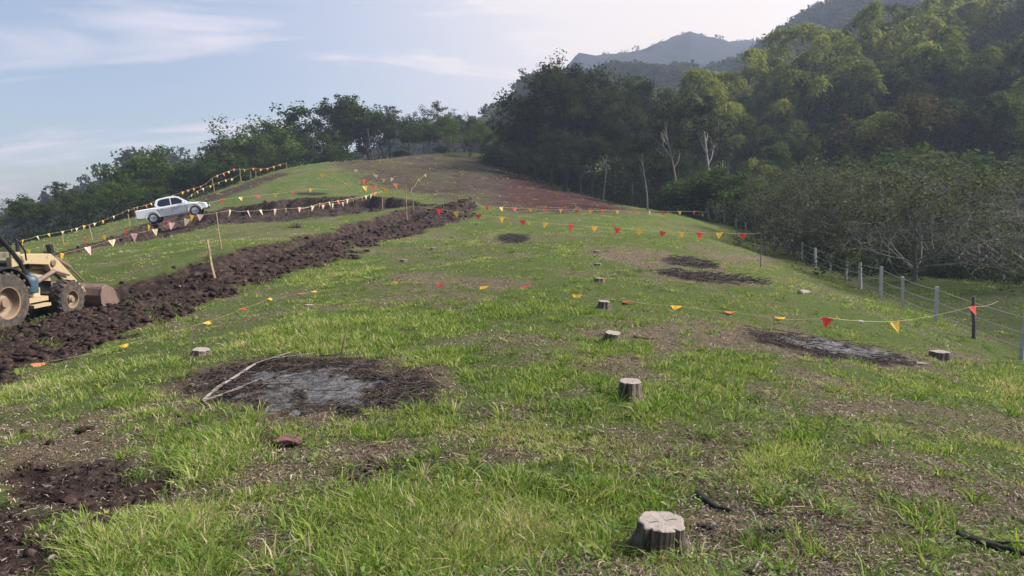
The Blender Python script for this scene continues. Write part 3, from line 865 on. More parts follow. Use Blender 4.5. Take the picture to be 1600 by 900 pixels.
def canopy(name, zf, n, s0, s1, t0, t1, R0, R1, size, mat, label, cards=150, keep=None, cs=.55):
    s_ = rng.uniform(s0, s1, n); tt = t0 + (t1 - t0) * rng.random(n) ** .8
    Y = R0 + (R1 - R0) * tt; X = s_ * Y
    if keep is not None:
        k = keep(X, Y, s_, tt); X, Y = X[k], Y[k]
    n = len(X); Z = zf(X, Y)
    sz = size * rng.uniform(.6, 1.5, n)
    d = rng.normal(size=(n, cards, 3)); d /= np.linalg.norm(d, axis=2, keepdims=True)
    lob = 1 + .35 * (fbm(d[..., 0] * 1.5 + X[:, None], d[..., 1] * 1.5 + d[..., 2] * 1.7 + Y[:, None], 2, 4) - .5) * 2
    rr = rng.uniform(.72, 1.05, (n, cards)) * lob
    c0 = np.stack([X, Y, Z + sz * .9], -1)[:, None, :] + d * (rr * sz[:, None])[..., None] * np.array([1, 1, .9])
    c0 = c0.reshape(-1, 3); N = len(c0)
    return cards_mesh(name, c0, np.repeat(sz, cards) * cs * rng.uniform(.5, 1.2, N), d.reshape(-1, 3), np.clip(np.repeat(rng.normal(.45, .18, n), cards) + rng.normal(0, .08, N), 0, 1), mat, label)
def card_geo(c0, size, nrm, asp=.6, jitter=.7):
    N = len(c0)
    nn = nrm + rng.normal(0, jitter, (N, 3)); nn /= np.linalg.norm(nn, axis=1)[:, None]
    u = np.cross(nn, rng.normal(size=(N, 3))); u /= np.linalg.norm(u, axis=1)[:, None]
    w = np.cross(nn, u)
    h = np.asarray(size)[:, None] / 2
    V_ = np.stack([c0 - u * h, c0 - w * h * asp + nn * h * .15, c0 + u * h, c0 + w * h * asp + nn * h * .15], 1).reshape(-1, 3)
    F_ = np.arange(N * 4).reshape(-1, 4)
    return V_, F_
def cards_mesh(name, c0, size, nrm, tint, mat, label):
    V_, F_ = card_geo(c0, size, nrm)
    o = link(name, quad_mesh(name, V_, F_, mat, {'tint': np.repeat(tint, 4)}))
    tag(o, label, None, None, 'stuff'); return o
nomeadow = lambda X, Y, s_, t: (np.hypot((X / Y + .028) / .045, (Y - 285) / 46) > 1) & ~((np.abs(X / Y + .028) < .04) & (Y > 225) & (Y < 290))
canopy('hill_forest', z_mid, 2300, -.30, .80, .02, 1.0, 150, 320, 2.6, M['tree_dark'], 'dark forest covering the hillside', 130, nomeadow)
canopy('hill_forest', z_mid, 420, -.12, .80, .97, 1.03, 150, 320, 2.0, M['tree_dark'], 'trees along the hill crest', 120, None)
canopy('ridge_trees', z_far, 46, .09, .36, .985, 1.0, 380, 620, 2.6, M['tree_dark'], 'tiny trees on the far ridge', 60, None)
canopy('scrub', z_left, 260, -.75, -.30, .1, .8, 140, 300, 3.2, M['tree_dark'], 'scrub on the left hillside', 90, lambda X, Y, s_, t: fbm(X * .03, Y * .03, 3, 6) > .52)

# ------------------------------------------------------------------ trees
def limb_path(rg, p, d, L, n=6, wob=.12, up=.0):
    pts_ = [np.array(p, float)]; d = np.array(d, float); d /= np.linalg.norm(d)
    for k in range(n):
        d = d + rg.normal(0, wob, 3) + np.array([0, 0, up]); d /= np.linalg.norm(d)
        pts_.append(pts_[-1] + d * L / n)
    return np.array(pts_), d
def grow(seed, h, trunk_frac, r0, spread, nlimb, levels=3, kids=4, up=.06, wob=.13, ratio=.62, sides=5, tmin=.35, ntrunk=1, lean=.05, tip_z=None):
    rg = np.random.default_rng(seed)
    tubes, tips, segs = [], [], []
    def rec(p, d, L, r, lv):
        pt, de = limb_path(rg, p, d, L, 5, wob, up)
        tubes.append(tube(pt, np.linspace(r, r * .45, len(pt)), sides if lv < 2 else 3))
        segs.append((pt, lv))
        if lv >= levels:
            tips.append(pt[-1]); tips.append(pt[3]); return
        for k in range(kids + (rg.random() < .5)):
            t = rg.uniform(.35, 1.0) if k else 1.0
            q = pt[min(5, int(round(t * 5)))]
            a = rg.uniform(0, 2 * pi)
            perp = np.cross(de, [cos(a), sin(a), rg.normal(0, .5)]); perp /= np.linalg.norm(perp) + 1e-9
            nd = de * rg.uniform(.5, 1.1) + perp * rg.uniform(.5, 1.0) * spread
            rec(q, nd, L * ratio * rg.uniform(.75, 1.2), r * .5, lv + 1)
    for tnum in range(ntrunk):
        base = np.array([0, 0, -.15]) + (rg.normal(0, .15, 3) * [1, 1, 0] if ntrunk > 1 else 0)
        ld = rg.normal(0, lean if ntrunk == 1 else .28, 2)
        th = h * trunk_frac
        pt, de = limb_path(rg, base, [ld[0], ld[1], 1], th, 8, .05, .02)
        tubes.append(tube(pt, np.linspace(r0 * 1.25, r0 * .62, len(pt)) * np.r_[1.25, np.ones(len(pt) - 1)], 7))
        for k in range(nlimb):
            t = tmin + (1 - tmin) * (k + .5) / nlimb
            q = pt[int(round(t * 8))]
            a = k * 2.4 + rg.uniform(-.5, .5)
            sp = spread * rg.uniform(.7, 1.3) * (1.15 - .5 * t)
            d = np.array([cos(a) * sp, sin(a) * sp, .75])
            rec(q, d, (h - th) * .62 * rg.uniform(.8, 1.15) * (1.1 if t < .8 else .95), r0 * .42, 1)
        rec(pt[-1], de, (h - th) * .55, r0 * .5, 1)
    return tubes, np.array(tips), segs
def leafage(seed, tips, cr, n, size, asp=.55, flat=.8, droop=0):
    rg = np.random.default_rng(seed + 5)
    k = len(tips); tint = rg.normal(.45, .27, k)
    rs = cr * rg.uniform(.55, 1.35, k)
    d = rg.normal(size=(k, n, 3)); d /= np.linalg.norm(d, axis=2, keepdims=True)
    rr = rg.random((k, n)) ** .45
    c0 = tips[:, None, :] + d * (rr * rs[:, None])[..., None] * np.array([1, 1, flat])
    c0[..., 2] -= droop * rr
    c0 = c0.reshape(-1, 3); nn = d.reshape(-1, 3) + np.array([0, 0, .35])
    V_, F_ = card_geo(c0, size * rg.uniform(.55, 1.3, len(c0)), nn, asp)
    # leaves get paler towards the top of each cluster
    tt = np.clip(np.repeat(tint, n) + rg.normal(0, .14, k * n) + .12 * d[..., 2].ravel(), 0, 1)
    return V_, F_, np.repeat(tt, 4)
PROTO = {}
def proto(kind, seed, leafmat, barkmat, g_args, l_args, cull=0.0):
    tubes, tips, segs = grow(seed, **g_args)
    if cull:
        rg = np.random.default_rng(seed); tips = tips[rg.random(len(tips)) > cull]
    v, f = join(tubes)
    tm = quad_mesh(kind + '_trunk', v, f, barkmat, None, True)
    lv, lf, lt = leafage(seed, tips, **l_args)
    cm = quad_mesh(kind + '_crown', lv, lf, leafmat, {'tint': lt})
    zmax = np.percentile(lv[:, 2], 99.5)
    PROTO.setdefault(kind, []).append((tm, cm, zmax))
for s in range(5):
    proto('broad', 100 + s, M['tree_green'], M['bark'], dict(h=9, trunk_frac=.38, r0=.17, spread=.85, nlimb=6, levels=3, kids=3), dict(cr=.75, n=34, size=.30))
for s in range(3):
    proto('light', 200 + s, M['tree_light'], M['bark'], dict(h=8, trunk_frac=.34, r0=.13, spread=.8, nlimb=6, levels=3, kids=3, ntrunk=2), dict(cr=.62, n=24, size=.26))
for s in range(3):
    proto('airy', 300 + s, M['tree_dark'], M['bark'], dict(h=10, trunk_frac=.5, r0=.15, spread=.95, nlimb=5, levels=3, kids=3, tmin=.5), dict(cr=.62, n=26, size=.26, flat=.45), .35)
for s in range(4):
    proto('dark', 400 + s, M['tree_dark'], M['bark'], dict(h=15, trunk_frac=.5, r0=.22, spread=.75, nlimb=9, levels=3, kids=3, tmin=.2), dict(cr=1.05, n=44, size=.36))
for s in range(2):
    proto('brown', 450 + s, M['tree_brown'], M['bark'], dict(h=10, trunk_frac=.45, r0=.16, spread=.75, nlimb=7, levels=3, kids=3, tmin=.3), dict(cr=.8, n=30, size=.34))
for s in range(2):
    proto('bush', 500 + s, M['tree_green'], M['bark'], dict(h=4, trunk_frac=.2, r0=.08, spread=1.1, nlimb=6, levels=3, kids=3, ntrunk=3), dict(cr=.55, n=30, size=.24))
for s in range(2):
    proto('slim', 550 + s, M['tree_dark'], M['bark_pale'], dict(h=11, trunk_frac=.72, r0=.10, spread=.6, nlimb=5, levels=3, kids=3, tmin=.6), dict(cr=.5, n=20, size=.24), .3)
for s in range(2):
    proto('bare', 600 + s, M['tree_brown'], M['bark_grey'], dict(h=8, trunk_frac=.3, r0=.13, spread=.75, nlimb=6, levels=4, kids=3, ratio=.66), dict(cr=.3, n=2, size=.16), .8)
for s in range(4):
    proto('orchard', 700 + s, M['orchard'], M['bark_silver' if s == 3 else 'bark_grey'], dict(h=5.0, trunk_frac=.20, r0=.09, spread=1.15, nlimb=9, levels=4, kids=3, ratio=.64, up=.02, wob=.18, tmin=.3), dict(cr=.45, n=13, size=.125), .30)
for s in range(2):
    proto('orchard_bare', 750 + s, M['orchard'], M['bark_silver'], dict(h=5.2, trunk_frac=.25, r0=.09, spread=1.05, nlimb=8, levels=4, kids=3, ratio=.66, up=.05, wob=.17), dict(cr=.3, n=4, size=.12), .85)

def bamboo_proto(seed, mat, H=16.0, ncl=13):
    rg = np.random.default_rng(seed)
    culms, C, N_, T, S = [], [], [], [], []
    for k in range(ncl):
        az = rg.uniform(0, 2 * pi); b = rg.normal(0, 1.1, 2)
        h = H * rg.uniform(.62, 1.0); reach = h * rg.uniform(.16, .50)
        t = np.linspace(0, 1, 15)
        out = reach * t ** 2.4; z = h * (t - .26 * t ** 5)
        # the tip of a culm bows over
        pt = np.stack([b[0] + cos(az) * out, b[1] + sin(az) * out, z], -1)
        tipd = np.array([cos(az) * .55, sin(az) * .55, -.35]) * h * .10
        pt = np.vstack([pt, pt[-1] + tipd * .5 + [0, 0, .12 * h * .1], pt[-1] + tipd * 1.3 - [0, 0, h * .02]])
        culms.append(tube(pt, np.linspace(.055, .012, len(pt)), 5))
        tint0 = rg.normal(.5, .26)
        tt = np.linspace(.36, 1, 26)
        P0 = np.stack([np.interp(tt, np.linspace(0, 1, len(pt)), pt[:, i]) for i in range(3)], -1)
        for q, tq in zip(P0, tt):
            for a in rg.uniform(0, 2 * pi, 6):
                L = rg.uniform(.45, 1.0) * (1.15 - .6 * abs(tq - .6))
                m_ = 8; u = rg.random(m_)
                cc = q + np.stack([np.cos(a) * L * u, np.sin(a) * L * u, .20 * L * u - 1.15 * L * u ** 2], -1) + rg.normal(0, .12, (m_, 3))
                C.append(cc); T.append(np.full(m_, tint0) + rg.normal(0, .10, m_) + (tq - .6) * .25)
                N_.append(np.tile([cos(a), sin(a), -.9], (m_, 1)))
    C = np.concatenate(C); T = np.concatenate(T); D = np.concatenate(N_) + rg.normal(0, .45, (len(C), 3))
    D /= np.linalg.norm(D, axis=1)[:, None]
    s_ = np.cross(D, rg.normal(size=D.shape)); s_ /= np.linalg.norm(s_, axis=1)[:, None]
    L = rg.uniform(.22, .46, len(C))[:, None]; W = L * .20
    V_ = np.stack([C, C + D * L * .45 - s_ * W, C + D * L, C + D * L * .45 + s_ * W], 1).reshape(-1, 3)
    F_ = np.arange(len(C) * 4).reshape(-1, 4)
    v, f = join(culms)
    return (quad_mesh('bamboo_culms', v, f, M['culm'], None, True), quad_mesh('bamboo_foliage', V_, F_, mat, {'tint': np.repeat(np.clip(T, 0, 1), 4)}), H * .73)
PROTO['bamboo'] = [bamboo_proto(800 + s, M['bamboo']) for s in range(4)]
PROTO['bamboo_dark'] = [bamboo_proto(850 + s, M['bamboo_dark']) for s in range(3)]

KIND = {'broad': ('tree', 'tree'), 'light': ('tree', 'tree'), 'airy': ('tree', 'tree'), 'dark': ('tree', 'tree'), 'brown': ('tree', 'tree'),
        'bush': ('bush', 'bush'), 'slim': ('slender_tree', 'tree'), 'bare': ('bare_tree', 'tree'), 'orchard': ('orchard_tree', 'fruit tree'),
        'orchard_bare': ('orchard_tree', 'fruit tree'), 'bamboo': ('bamboo_clump', 'bamboo'), 'bamboo_dark': ('bamboo_clump', 'bamboo')}
_cnt = {}
def plant(kind, px, Y, top, wx, label, group, base=None):
    x = at(px, 340, Y)[0]
    z = gz(x, Y) if base is None else at(px, base, Y)[2]
    ztop = at(px, top, Y)[2]
    _cnt[kind] = _cnt.get(kind, 0) + 1
    tm, cm, zm = PROTO[kind][_cnt[kind] % len(PROTO[kind])]
    sc = max(ztop - z, 1.0) / zm
    nm, cat = KIND[kind]
    e = empty(nm, (x, Y, z), (0, 0, rng.uniform(0, 2 * pi)))
    e.scale = (sc * wx, sc * wx, sc)
    tag(e, label, cat, group)
    if 'bamboo' in kind: link('culms', tm, e); link('foliage', cm, e)
    else: link('trunk', tm, e); link('crown', cm, e)
    return e
GL = 'trees along the left valley edge'; GM = 'trees behind the mound'; GD = 'dark trees beyond the red slope'
GB = 'bamboo on the right hillside'; GO = 'orchard trees beyond the wire fence'
TREES = [
 ('broad', -60, 78, 322, 1.3, 'dark tree just off the left edge behind the digger', GL),
 ('airy', 15, 84, 322, 1.2, 'thin crowned low tree above the cab at the left edge', GL),
 ('broad', 62, 80, 306, 1.35, 'dark bushy tree whose top rises above the digger', GL),
 ('airy', 98, 84, 284, 1.1, 'loose topped dark tree against the grey hill', GL),
 ('broad', 132, 79, 302, 1.35, 'round dark tree behind the pennants left of the truck', GL),
 ('broad', 172, 84, 292, 1.3, 'dense tree at the foot of the bare left hill', GL),
 ('light', 203, 86, 276, 1.3, 'mid green tree left of and behind the parked truck', GL),
 ('broad', 214, 95, 246, 1.1, 'tree with feathery dark top rising above the truck tail', GL),
 ('light', 256, 98, 230, 1.15, 'tall pale green tree with light showing through, above the truck', GL),
 ('broad', 242, 80, 290, 1.4, 'low dense green tree directly behind the truck', GL),
 ('broad', 292, 92, 246, 1.25, 'dark rounded tree above the truck bonnet', GL),
 ('airy', 345, 100, 210, 1.35, 'black looking flat crowned tree seen against white cloud', GL),
 ('broad', 330, 95, 250, 1.25, 'dense tree under the flat crowned tree', GL),
 ('light', 388, 104, 226, 1.15, 'grey green thin tree right of the flat crowned tree', GL),
 ('light', 425, 108, 192, 1.25, 'bright green wide tree at the left end of the mound', GM),
 ('broad', 456, 110, 205, 1.2, 'rounded green tree beside the leafless tree', GM),
 ('bare', 487, 118, 158, 1.1, 'leafless twiggy tree against the sky left of the grove', GM),
 ('broad', 518, 114, 152, 1.15, 'tall dark dense tree at the left of the grove', GM),
 ('broad', 500, 108, 210, 1.3, 'low dark green tree in front of the leafless tree', GM),
 ('airy', 548, 116, 156, 1.1, 'tall thin crowned tree with sky between its leaves', GM),
 ('broad', 578, 114, 155, 1.05, 'tall dark tree in the middle of the grove', GM),
 ('slim', 585, 112, 190, 1.3, 'slender grey stems at the middle of the grove', GM),
 ('airy', 612, 116, 168, 1.2, 'open crowned tree right of the grove centre', GM),
 ('broad', 640, 114, 178, 1.15, 'dark rounded tree right of the grove centre', GM),
 ('airy', 672, 118, 158, 1.0, 'tree with one high loose branch above the grove', GM),
 ('broad', 664, 110, 200, 1.2, 'green tree under the high loose branch', GM),
 ('light', 704, 110, 176, 1.15, 'pale green full tree at the right of the grove', GM),
 ('broad', 728, 116, 182, 1.0, 'darker tree between two pale green trees', GM),
 ('light', 752, 108, 194, 1.2, 'yellow green forked tree at the right end of the grove', GM),
 ('broad', 782, 116, 208, .9, 'small tree between the grove and the dark wood', GM),
 ('bush', 530, 108, 236, 1.6, 'low bush under the grove at the left of the mound top', GM),
 ('bush', 625, 110, 238, 1.8, 'low bush under the grove above the purple slope', GM),
 ('bush', 690, 109, 240, 1.6, 'low bush under the pale green trees', GM),
 ('broad', 602, 118, 172, 1.2, 'dark tree filling behind the grove, centre left', GM),
 ('broad', 548, 120, 176, 1.2, 'dark tree filling behind the grove, left', GM),
 ('broad', 690, 120, 184, 1.2, 'dark tree filling behind the grove, right', GM),
 ('light', 735, 104, 205, 1.0, 'small bright green tree at the top of the purple slope', GM),
 ('broad', 470, 114, 190, 1.2, 'dense tree behind the bright green wide tree', GM),
 ('light', 400, 100, 215, 1.3, 'leaning green tree at the foot of the skyline string', GL),
 ('broad', 365, 92, 240, 1.3, 'dark tree behind the second stake of the streak', GL),
 ('dark', 796, 104, 196, .9, 'narrow dark tree at the very left rim of the wood', GD),
 ('dark', 828, 100, 178, 1.0, 'dark tree tucked behind the left shoulder of the wood', GD),
 ('dark', 850, 100, 150, 1.0, 'dark tree behind the lacy topped one', GD),
 ('dark', 812, 96, 192, 1.0, 'dark tree at the left rim of the wood', GD),
 ('dark', 835, 90, 150, 1.0, 'dark tree on the left shoulder of the wood', GD),
 ('airy', 862, 94, 98, 1.0, 'lacy topped tree against the sky left of the tallest', GD),
 ('dark', 882, 86, 92, 1.05, 'tallest near black tree of the wood', GD),
 ('dark', 905, 84, 112, 1.0, 'massive dark tree right of the tallest', GD),
 ('airy', 925, 92, 112, 1.0, 'dark loose tree where the far ridge meets the wood', GD),
 ('dark', 862, 78, 205, 1.0, 'lower dark tree above the red slope', GD),
 ('dark', 925, 74, 210, 1.0, 'lower dark tree above the right end of the red slope', GD),
 ('dark', 960, 88, 128, 1.0, 'dark tree under the far blue ridge', GD),
 ('dark', 985, 78, 158, 1.0, 'dark tree behind the two pale stems', GD),
 ('broad', 1010, 96, 116, 1.0, 'green topped tree below the far ridge', GD),
 ('dark', 1045, 82, 150, .9, 'brownish dark tree left of the pale bamboo', GD),
 ('dark', 1000, 68, 245, 1.1, 'low dark tree behind the thin pale stem', GD),
 ('dark', 1045, 68, 240, 1.0, 'low dark tree between the pale stems and green bush', GD),
 ('slim', 942, 68, 225, 1.0, 'thin grey stem at the right end of the red slope', GD),
 ('slim', 1012, 60, 222, 1.1, 'white stemmed slender tree behind the far pennants', GD),
 ('slim', 1060, 60, 175, 1.0, 'pale tall stem leaning left of the green bush', GD),
 ('slim', 1113, 72, 150, 1.3, 'pale forked stems under the yellow green bamboo', GD),
 ('bush', 1112, 58, 268, 1.7, 'round dark green bush behind the tall fence stake', GD),
 ('broad', 1085, 68, 255, 1.1, 'mid green small tree left of the round bush', GD),
 ('orchard_bare', 1150, 56, 292, 1.2, 'purplish leafless bush right of the round bush', GD),
 # bamboo, far rows first
 ('bamboo', 1082, 98, 118, .9, 'leftmost yellow green bamboo beside the dark wood', GB),
 ('bamboo', 1108, 92, 132, .9, 'bowed bamboo plume over the pale forked stems', GB),
 ('bamboo', 1150, 102, 96, .9, 'bamboo under the single high frond on the skyline', GB),
 ('bamboo', 1196, 104, 92, .9, 'bamboo below the right hill crest, left part', GB),
 ('bamboo', 1240, 106, 64, .9, 'tall bamboo plume below the hill crest', GB),
 ('bamboo', 1290, 108, 40, .9, 'bamboo plume reaching up to the crest trees', GB),
 ('bamboo', 1330, 100, 10, .9, 'high pointed bamboo on the skyline at right', GB),
 ('bamboo', 1385, 106, 22, .9, 'bright bamboo right of the pointed one', GB),
 ('bamboo', 1440, 104, -5, 1., 'bamboo cut by the top of the view, left one', GB),
 ('bamboo', 1500, 104, -30, 1., 'bamboo cut by the top of the view, second', GB),
 ('bamboo', 1560, 104, -40, 1., 'bamboo cut by the top of the view, third', GB),
 ('bamboo', 1620, 100, -40, 1., 'bamboo at the top right corner', GB),
 ('bamboo', 1170, 86, 175, .9, 'small bamboo plume above the green bush', GB),
 ('bamboo', 1212, 84, 162, .9, 'bamboo with rounded dome halfway up the slope', GB),
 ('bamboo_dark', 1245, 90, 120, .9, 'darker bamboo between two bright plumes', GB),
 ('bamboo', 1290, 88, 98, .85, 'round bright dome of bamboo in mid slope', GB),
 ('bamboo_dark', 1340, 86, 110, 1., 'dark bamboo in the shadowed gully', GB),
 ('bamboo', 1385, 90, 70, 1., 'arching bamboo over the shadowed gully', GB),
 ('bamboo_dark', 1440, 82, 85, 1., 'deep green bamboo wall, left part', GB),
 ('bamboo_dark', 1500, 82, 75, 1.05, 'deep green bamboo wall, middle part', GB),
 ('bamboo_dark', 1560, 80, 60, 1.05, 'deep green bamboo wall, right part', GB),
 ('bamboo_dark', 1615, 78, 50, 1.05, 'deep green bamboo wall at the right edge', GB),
 ('bamboo', 1190, 70, 248, .9, 'low drooping bright bamboo right of the round bush', GB),
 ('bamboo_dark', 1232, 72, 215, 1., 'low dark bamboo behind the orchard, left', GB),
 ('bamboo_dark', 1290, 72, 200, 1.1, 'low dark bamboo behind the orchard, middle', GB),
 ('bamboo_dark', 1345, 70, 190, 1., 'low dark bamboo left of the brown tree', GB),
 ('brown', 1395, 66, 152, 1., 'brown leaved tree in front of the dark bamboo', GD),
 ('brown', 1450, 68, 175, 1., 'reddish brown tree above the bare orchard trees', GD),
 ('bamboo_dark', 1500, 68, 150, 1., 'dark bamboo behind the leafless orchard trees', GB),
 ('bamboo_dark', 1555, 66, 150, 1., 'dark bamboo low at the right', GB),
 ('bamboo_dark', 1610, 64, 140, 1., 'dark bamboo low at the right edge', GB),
 ('bush', 1420, 56, 238, 1.7, 'green bush behind the middle orchard trees', GD),
 ('bush', 1490, 56, 245, 1.7, 'dark green bush behind the right orchard trees', GD),
 # orchard
 ('orchard', 1215, 46, 262, 1.25, 'leafiest green orchard tree at the far end of the fence', GO),
 ('orchard', 1268, 48, 250, 1.2, 'second orchard tree with sparse green leaves', GO),
 ('orchard', 1318, 42, 256, 1.2, 'grey green orchard tree behind the seventh fence post', GO),
 ('orchard', 1365, 38, 262, 1.2, 'spreading orchard tree with the yellow stake below', GO),
 ('orchard', 1435, 31, 252, 1.25, 'nearest wide orchard tree with dark forked trunk', GO),
 ('orchard', 1243, 41, 262, 1.2, 'low orchard tree just behind the middle fence posts', GO),
 ('orchard', 1350, 46, 250, 1.3, 'orchard tree behind the yellow stake', GO),
 ('orchard', 1532, 35, 268, 1.3, 'twiggy orchard tree between the leafless ones', GO),
 ('orchard', 1295, 52, 246, 1.3, 'back row orchard tree with greyish top', GO),
 ('orchard', 1450, 52, 240, 1.3, 'back row orchard tree above the forked one', GO),
 ('orchard', 1400, 48, 246, 1.2, 'orchard tree in the second row with pale top', GO),
 ('orchard_bare', 1503, 38, 258, 1.3, 'leafless grey orchard tree with pale straight trunk', GO),
 ('orchard', 1470, 46, 250, 1.2, 'sparse orchard tree behind the leafless one', GO),
 ('orchard_bare', 1570, 33, 255, 1.2, 'leafless silvery twigged orchard tree at right', GO),
 ('orchard_bare', 1622, 29, 262, 1.2, 'leafless orchard tree cut by the right edge', GO),
 ('orchard', 1540, 46, 252, 1.25, 'dark twiggy orchard tree behind the silvery ones', GO),
 ('orchard', 1605, 44, 262, 1.25, 'leafy orchard tree at the right edge', GO),
]
for t_ in TREES: plant(*t_)

# undergrowth that closes the ground below the woods
def understory(n, poly, size, hmax, mat, label, cards=70, avoid=None):
    lo, hi = poly.min(0), poly.max(0)
    x = rng.uniform(lo[0], hi[0], n); y = rng.uniform(lo[1], hi[1], n)
    k = inside(poly, x, y) > 0; x, y = x[k], y[k]
    z = ground_z(x, y); n = len(x)
    sz = size * rng.uniform(.5, 1.3, n)
    d = rng.normal(size=(n, cards, 3)); d[..., 2] = np.abs(d[..., 2]); d /= np.linalg.norm(d, axis=2, keepdims=True)
    c0 = np.stack([x, y, z], -1)[:, None] + d * (rng.uniform(.5, 1.1, (n, cards)) * sz[:, None])[..., None] * np.array([1, 1, hmax])
    c0 = c0.reshape(-1, 3)
    return cards_mesh('undergrowth', c0, rng.uniform(.18, .42, len(c0)) * (size / 1.6) ** .5, d.reshape(-1, 3), np.clip(np.repeat(rng.normal(.4, .22, n), cards) + rng.normal(0, .13, len(c0)), 0, 1), mat, label)
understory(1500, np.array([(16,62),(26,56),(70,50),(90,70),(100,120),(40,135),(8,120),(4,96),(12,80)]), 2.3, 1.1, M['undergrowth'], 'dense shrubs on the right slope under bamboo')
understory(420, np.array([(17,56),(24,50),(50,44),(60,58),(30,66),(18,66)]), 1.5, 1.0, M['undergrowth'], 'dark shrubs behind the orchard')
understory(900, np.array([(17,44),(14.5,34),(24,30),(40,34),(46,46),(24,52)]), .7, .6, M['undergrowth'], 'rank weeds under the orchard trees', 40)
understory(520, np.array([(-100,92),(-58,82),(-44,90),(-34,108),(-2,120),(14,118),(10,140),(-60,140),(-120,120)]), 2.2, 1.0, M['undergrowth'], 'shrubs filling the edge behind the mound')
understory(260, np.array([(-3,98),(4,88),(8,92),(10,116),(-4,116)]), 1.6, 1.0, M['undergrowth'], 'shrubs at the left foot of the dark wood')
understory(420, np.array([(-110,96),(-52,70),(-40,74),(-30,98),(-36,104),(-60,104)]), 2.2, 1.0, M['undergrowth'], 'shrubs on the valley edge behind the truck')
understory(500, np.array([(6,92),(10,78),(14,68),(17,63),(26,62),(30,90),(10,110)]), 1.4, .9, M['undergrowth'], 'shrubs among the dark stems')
# ------------------------------------------------------------------ haze: the air between here and the ridges
g = NT('haze')
vol = g.n.new('ShaderNodeVolumePrincipled')
vol.inputs['Color'].default_value = (.62, .74, 1.0, 1)
vol.inputs['Density'].default_value = HAZE
vol.inputs['Anisotropy'].default_value = 0.35
g.l.new(vol.outputs[0], g.out.inputs['Volume'])
hb = MB(); hb.box((40, 390, 125), (1300, 880, 300))
hz = hb.build('haze', g.m); tag(hz, 'thin bluish air towards the ridges', None, None, 'stuff')

# ------------------------------------------------------------------ stumps
def stump(px, py, wpx, hpx, label, seed, lobes=5, flute=.12, tilt=(0, 0), flare=1.25):
    p = on_ground(px, py)
    Y = math.hypot(p[0], p[1]); r = wpx / F * p[1] / 2; h = max(hpx / F * p[1] * 1.05, .03)
    rg = np.random.default_rng(seed); n = 72
    a = np.linspace(0, 2 * pi, n, endpoint=False)
    ph = rg.uniform(0, 2 * pi, 4)
    rim = 1 + flute * np.abs(np.sin(a * lobes / 2 + ph[0])) - flute * .5 + .05 * np.sin(2 * a + ph[1]) + .03 * np.sin(9 * a + ph[2]) + rg.normal(0, .008, n)
    for _ in range(2):                                    # deep radial notches in the rim
        k = rg.integers(0, n); rim[k] *= .80; rim[(k + 1) % n] *= .9
    e = empty('tree_stump', (p[0], p[1], p[2]), (tilt[0], tilt[1], 0 if tilt[0] else rg.uniform(0, 6)))
    tag(e, label, 'tree stump', 'cut tree stumps in the pasture')
    vs, fs = [], []
    lv = [(-.06, flare * 1.12), (0.02, flare), (.25, 1 + (flare - 1) * .45), (.6, 1.02), (1.0, 1.0)]
    for (t, k) in lv:
        for i in range(n):
            fl = 1 + (rim[i] - 1) * (1 + .8 * (1 - max(t, 0)))
            rr = r * k * fl * (1 + rg.normal(0, .008))
            vs.append((rr * cos(a[i]), rr * sin(a[i]), h * t + (h * .03 * sin(3 * a[i]) if t == 1 else 0)))
    for k in range(len(lv) - 1):
        for i in range(n):
            j = (i + 1) % n; fs.append((k * n + i, k * n + j, (k + 1) * n + j, (k + 1) * n + i))
    b = MB(); b.add(vs, fs); b.build('bark', M['stump_bark'], e, smooth=False)
    vs, fs = [], []
    ck = rg.uniform(0, 2 * pi)
    rings = [1.0, .93, .7, .45, .2]
    for q, k in enumerate(rings):
        for i in range(n):
            rr = r * rim[i] * k * (1.0 if k < 1 else .999)
            z = h * 1.0 + h * .03 * sin(3 * a[i]) * k + (.004 if k < 1 else -.001) + rg.normal(0, .0005)
            da = min(abs((a[i] - ck + pi) % (2 * pi) - pi), abs((a[i] - ck) % (2 * pi) - pi))
            if da < .05 and .15 < k < .6: z -= .014
            vs.append((rr * cos(a[i]), rr * sin(a[i]), z))
    for k in range(len(rings) - 1):
        for i in range(n):
            j = (i + 1) % n; fs.append((k * n + i, k * n + j, (k + 1) * n + j, (k + 1) * n + i))
    fs.append(tuple((len(rings) - 1) * n + i for i in range(n)))
    b = MB(); b.add(vs, fs); b.build('cut_face', M['stump_face'], e)
    return e
stump(1030, 855, 69, 47, 'nearest and largest stump with fluted bark and cracked pale top', 3, 7, .09, (.15, .04), 1.34)
stump(984, 622, 34, 27, 'second nearest stump, tall and narrow, ringed by grass', 5, 4, .12, (.06, 0), 1.25)
stump(956, 531, 24, 14, 'third stump of the middle row, tilted on bare straw', 7, 4, .14, (.14, .1), 1.5)
stump(943, 477, 16, 11, 'fourth stump of the middle row beside a red pennant', 9, 4, .12, (.12, .05), 1.3)
stump(937, 440, 14, 6, 'fifth stump of the middle row, small with a white top', 11)
stump(934, 413, 11, 3.4, 'sixth stump of the middle row, a low pale disc', 12)
stump(933, 394, 10, 3, 'farthest stump of the middle row, a thin pale disc', 13)
stump(1468, 561, 27, 11, 'grey squared stump near the fence at right', 14, 4, .10, (0, 0), 1.05)
stump(314, 553, 26, 9, 'low dark stump with pale top left of the large ash patch', 15, 5, .16, (.05, .08))
stump(483, 480, 14, 4, 'low stump on straw between the dug strip and ash patch', 16)
stump(575, 438, 13, 4, 'low stump just left of a yellow pennant', 17)
stump(631, 409, 10, 2.6, 'small pale stump right of the dug strip', 18)
stump(677, 392, 9, 2.4, 'small pale stump upslope of the one by the dug strip', 19)
stump(708, 373, 7, 2, 'tiny stump below the soil heap', 20)
stump(747, 351, 7, 2, 'tiny farthest stump beside the soil heap', 21)

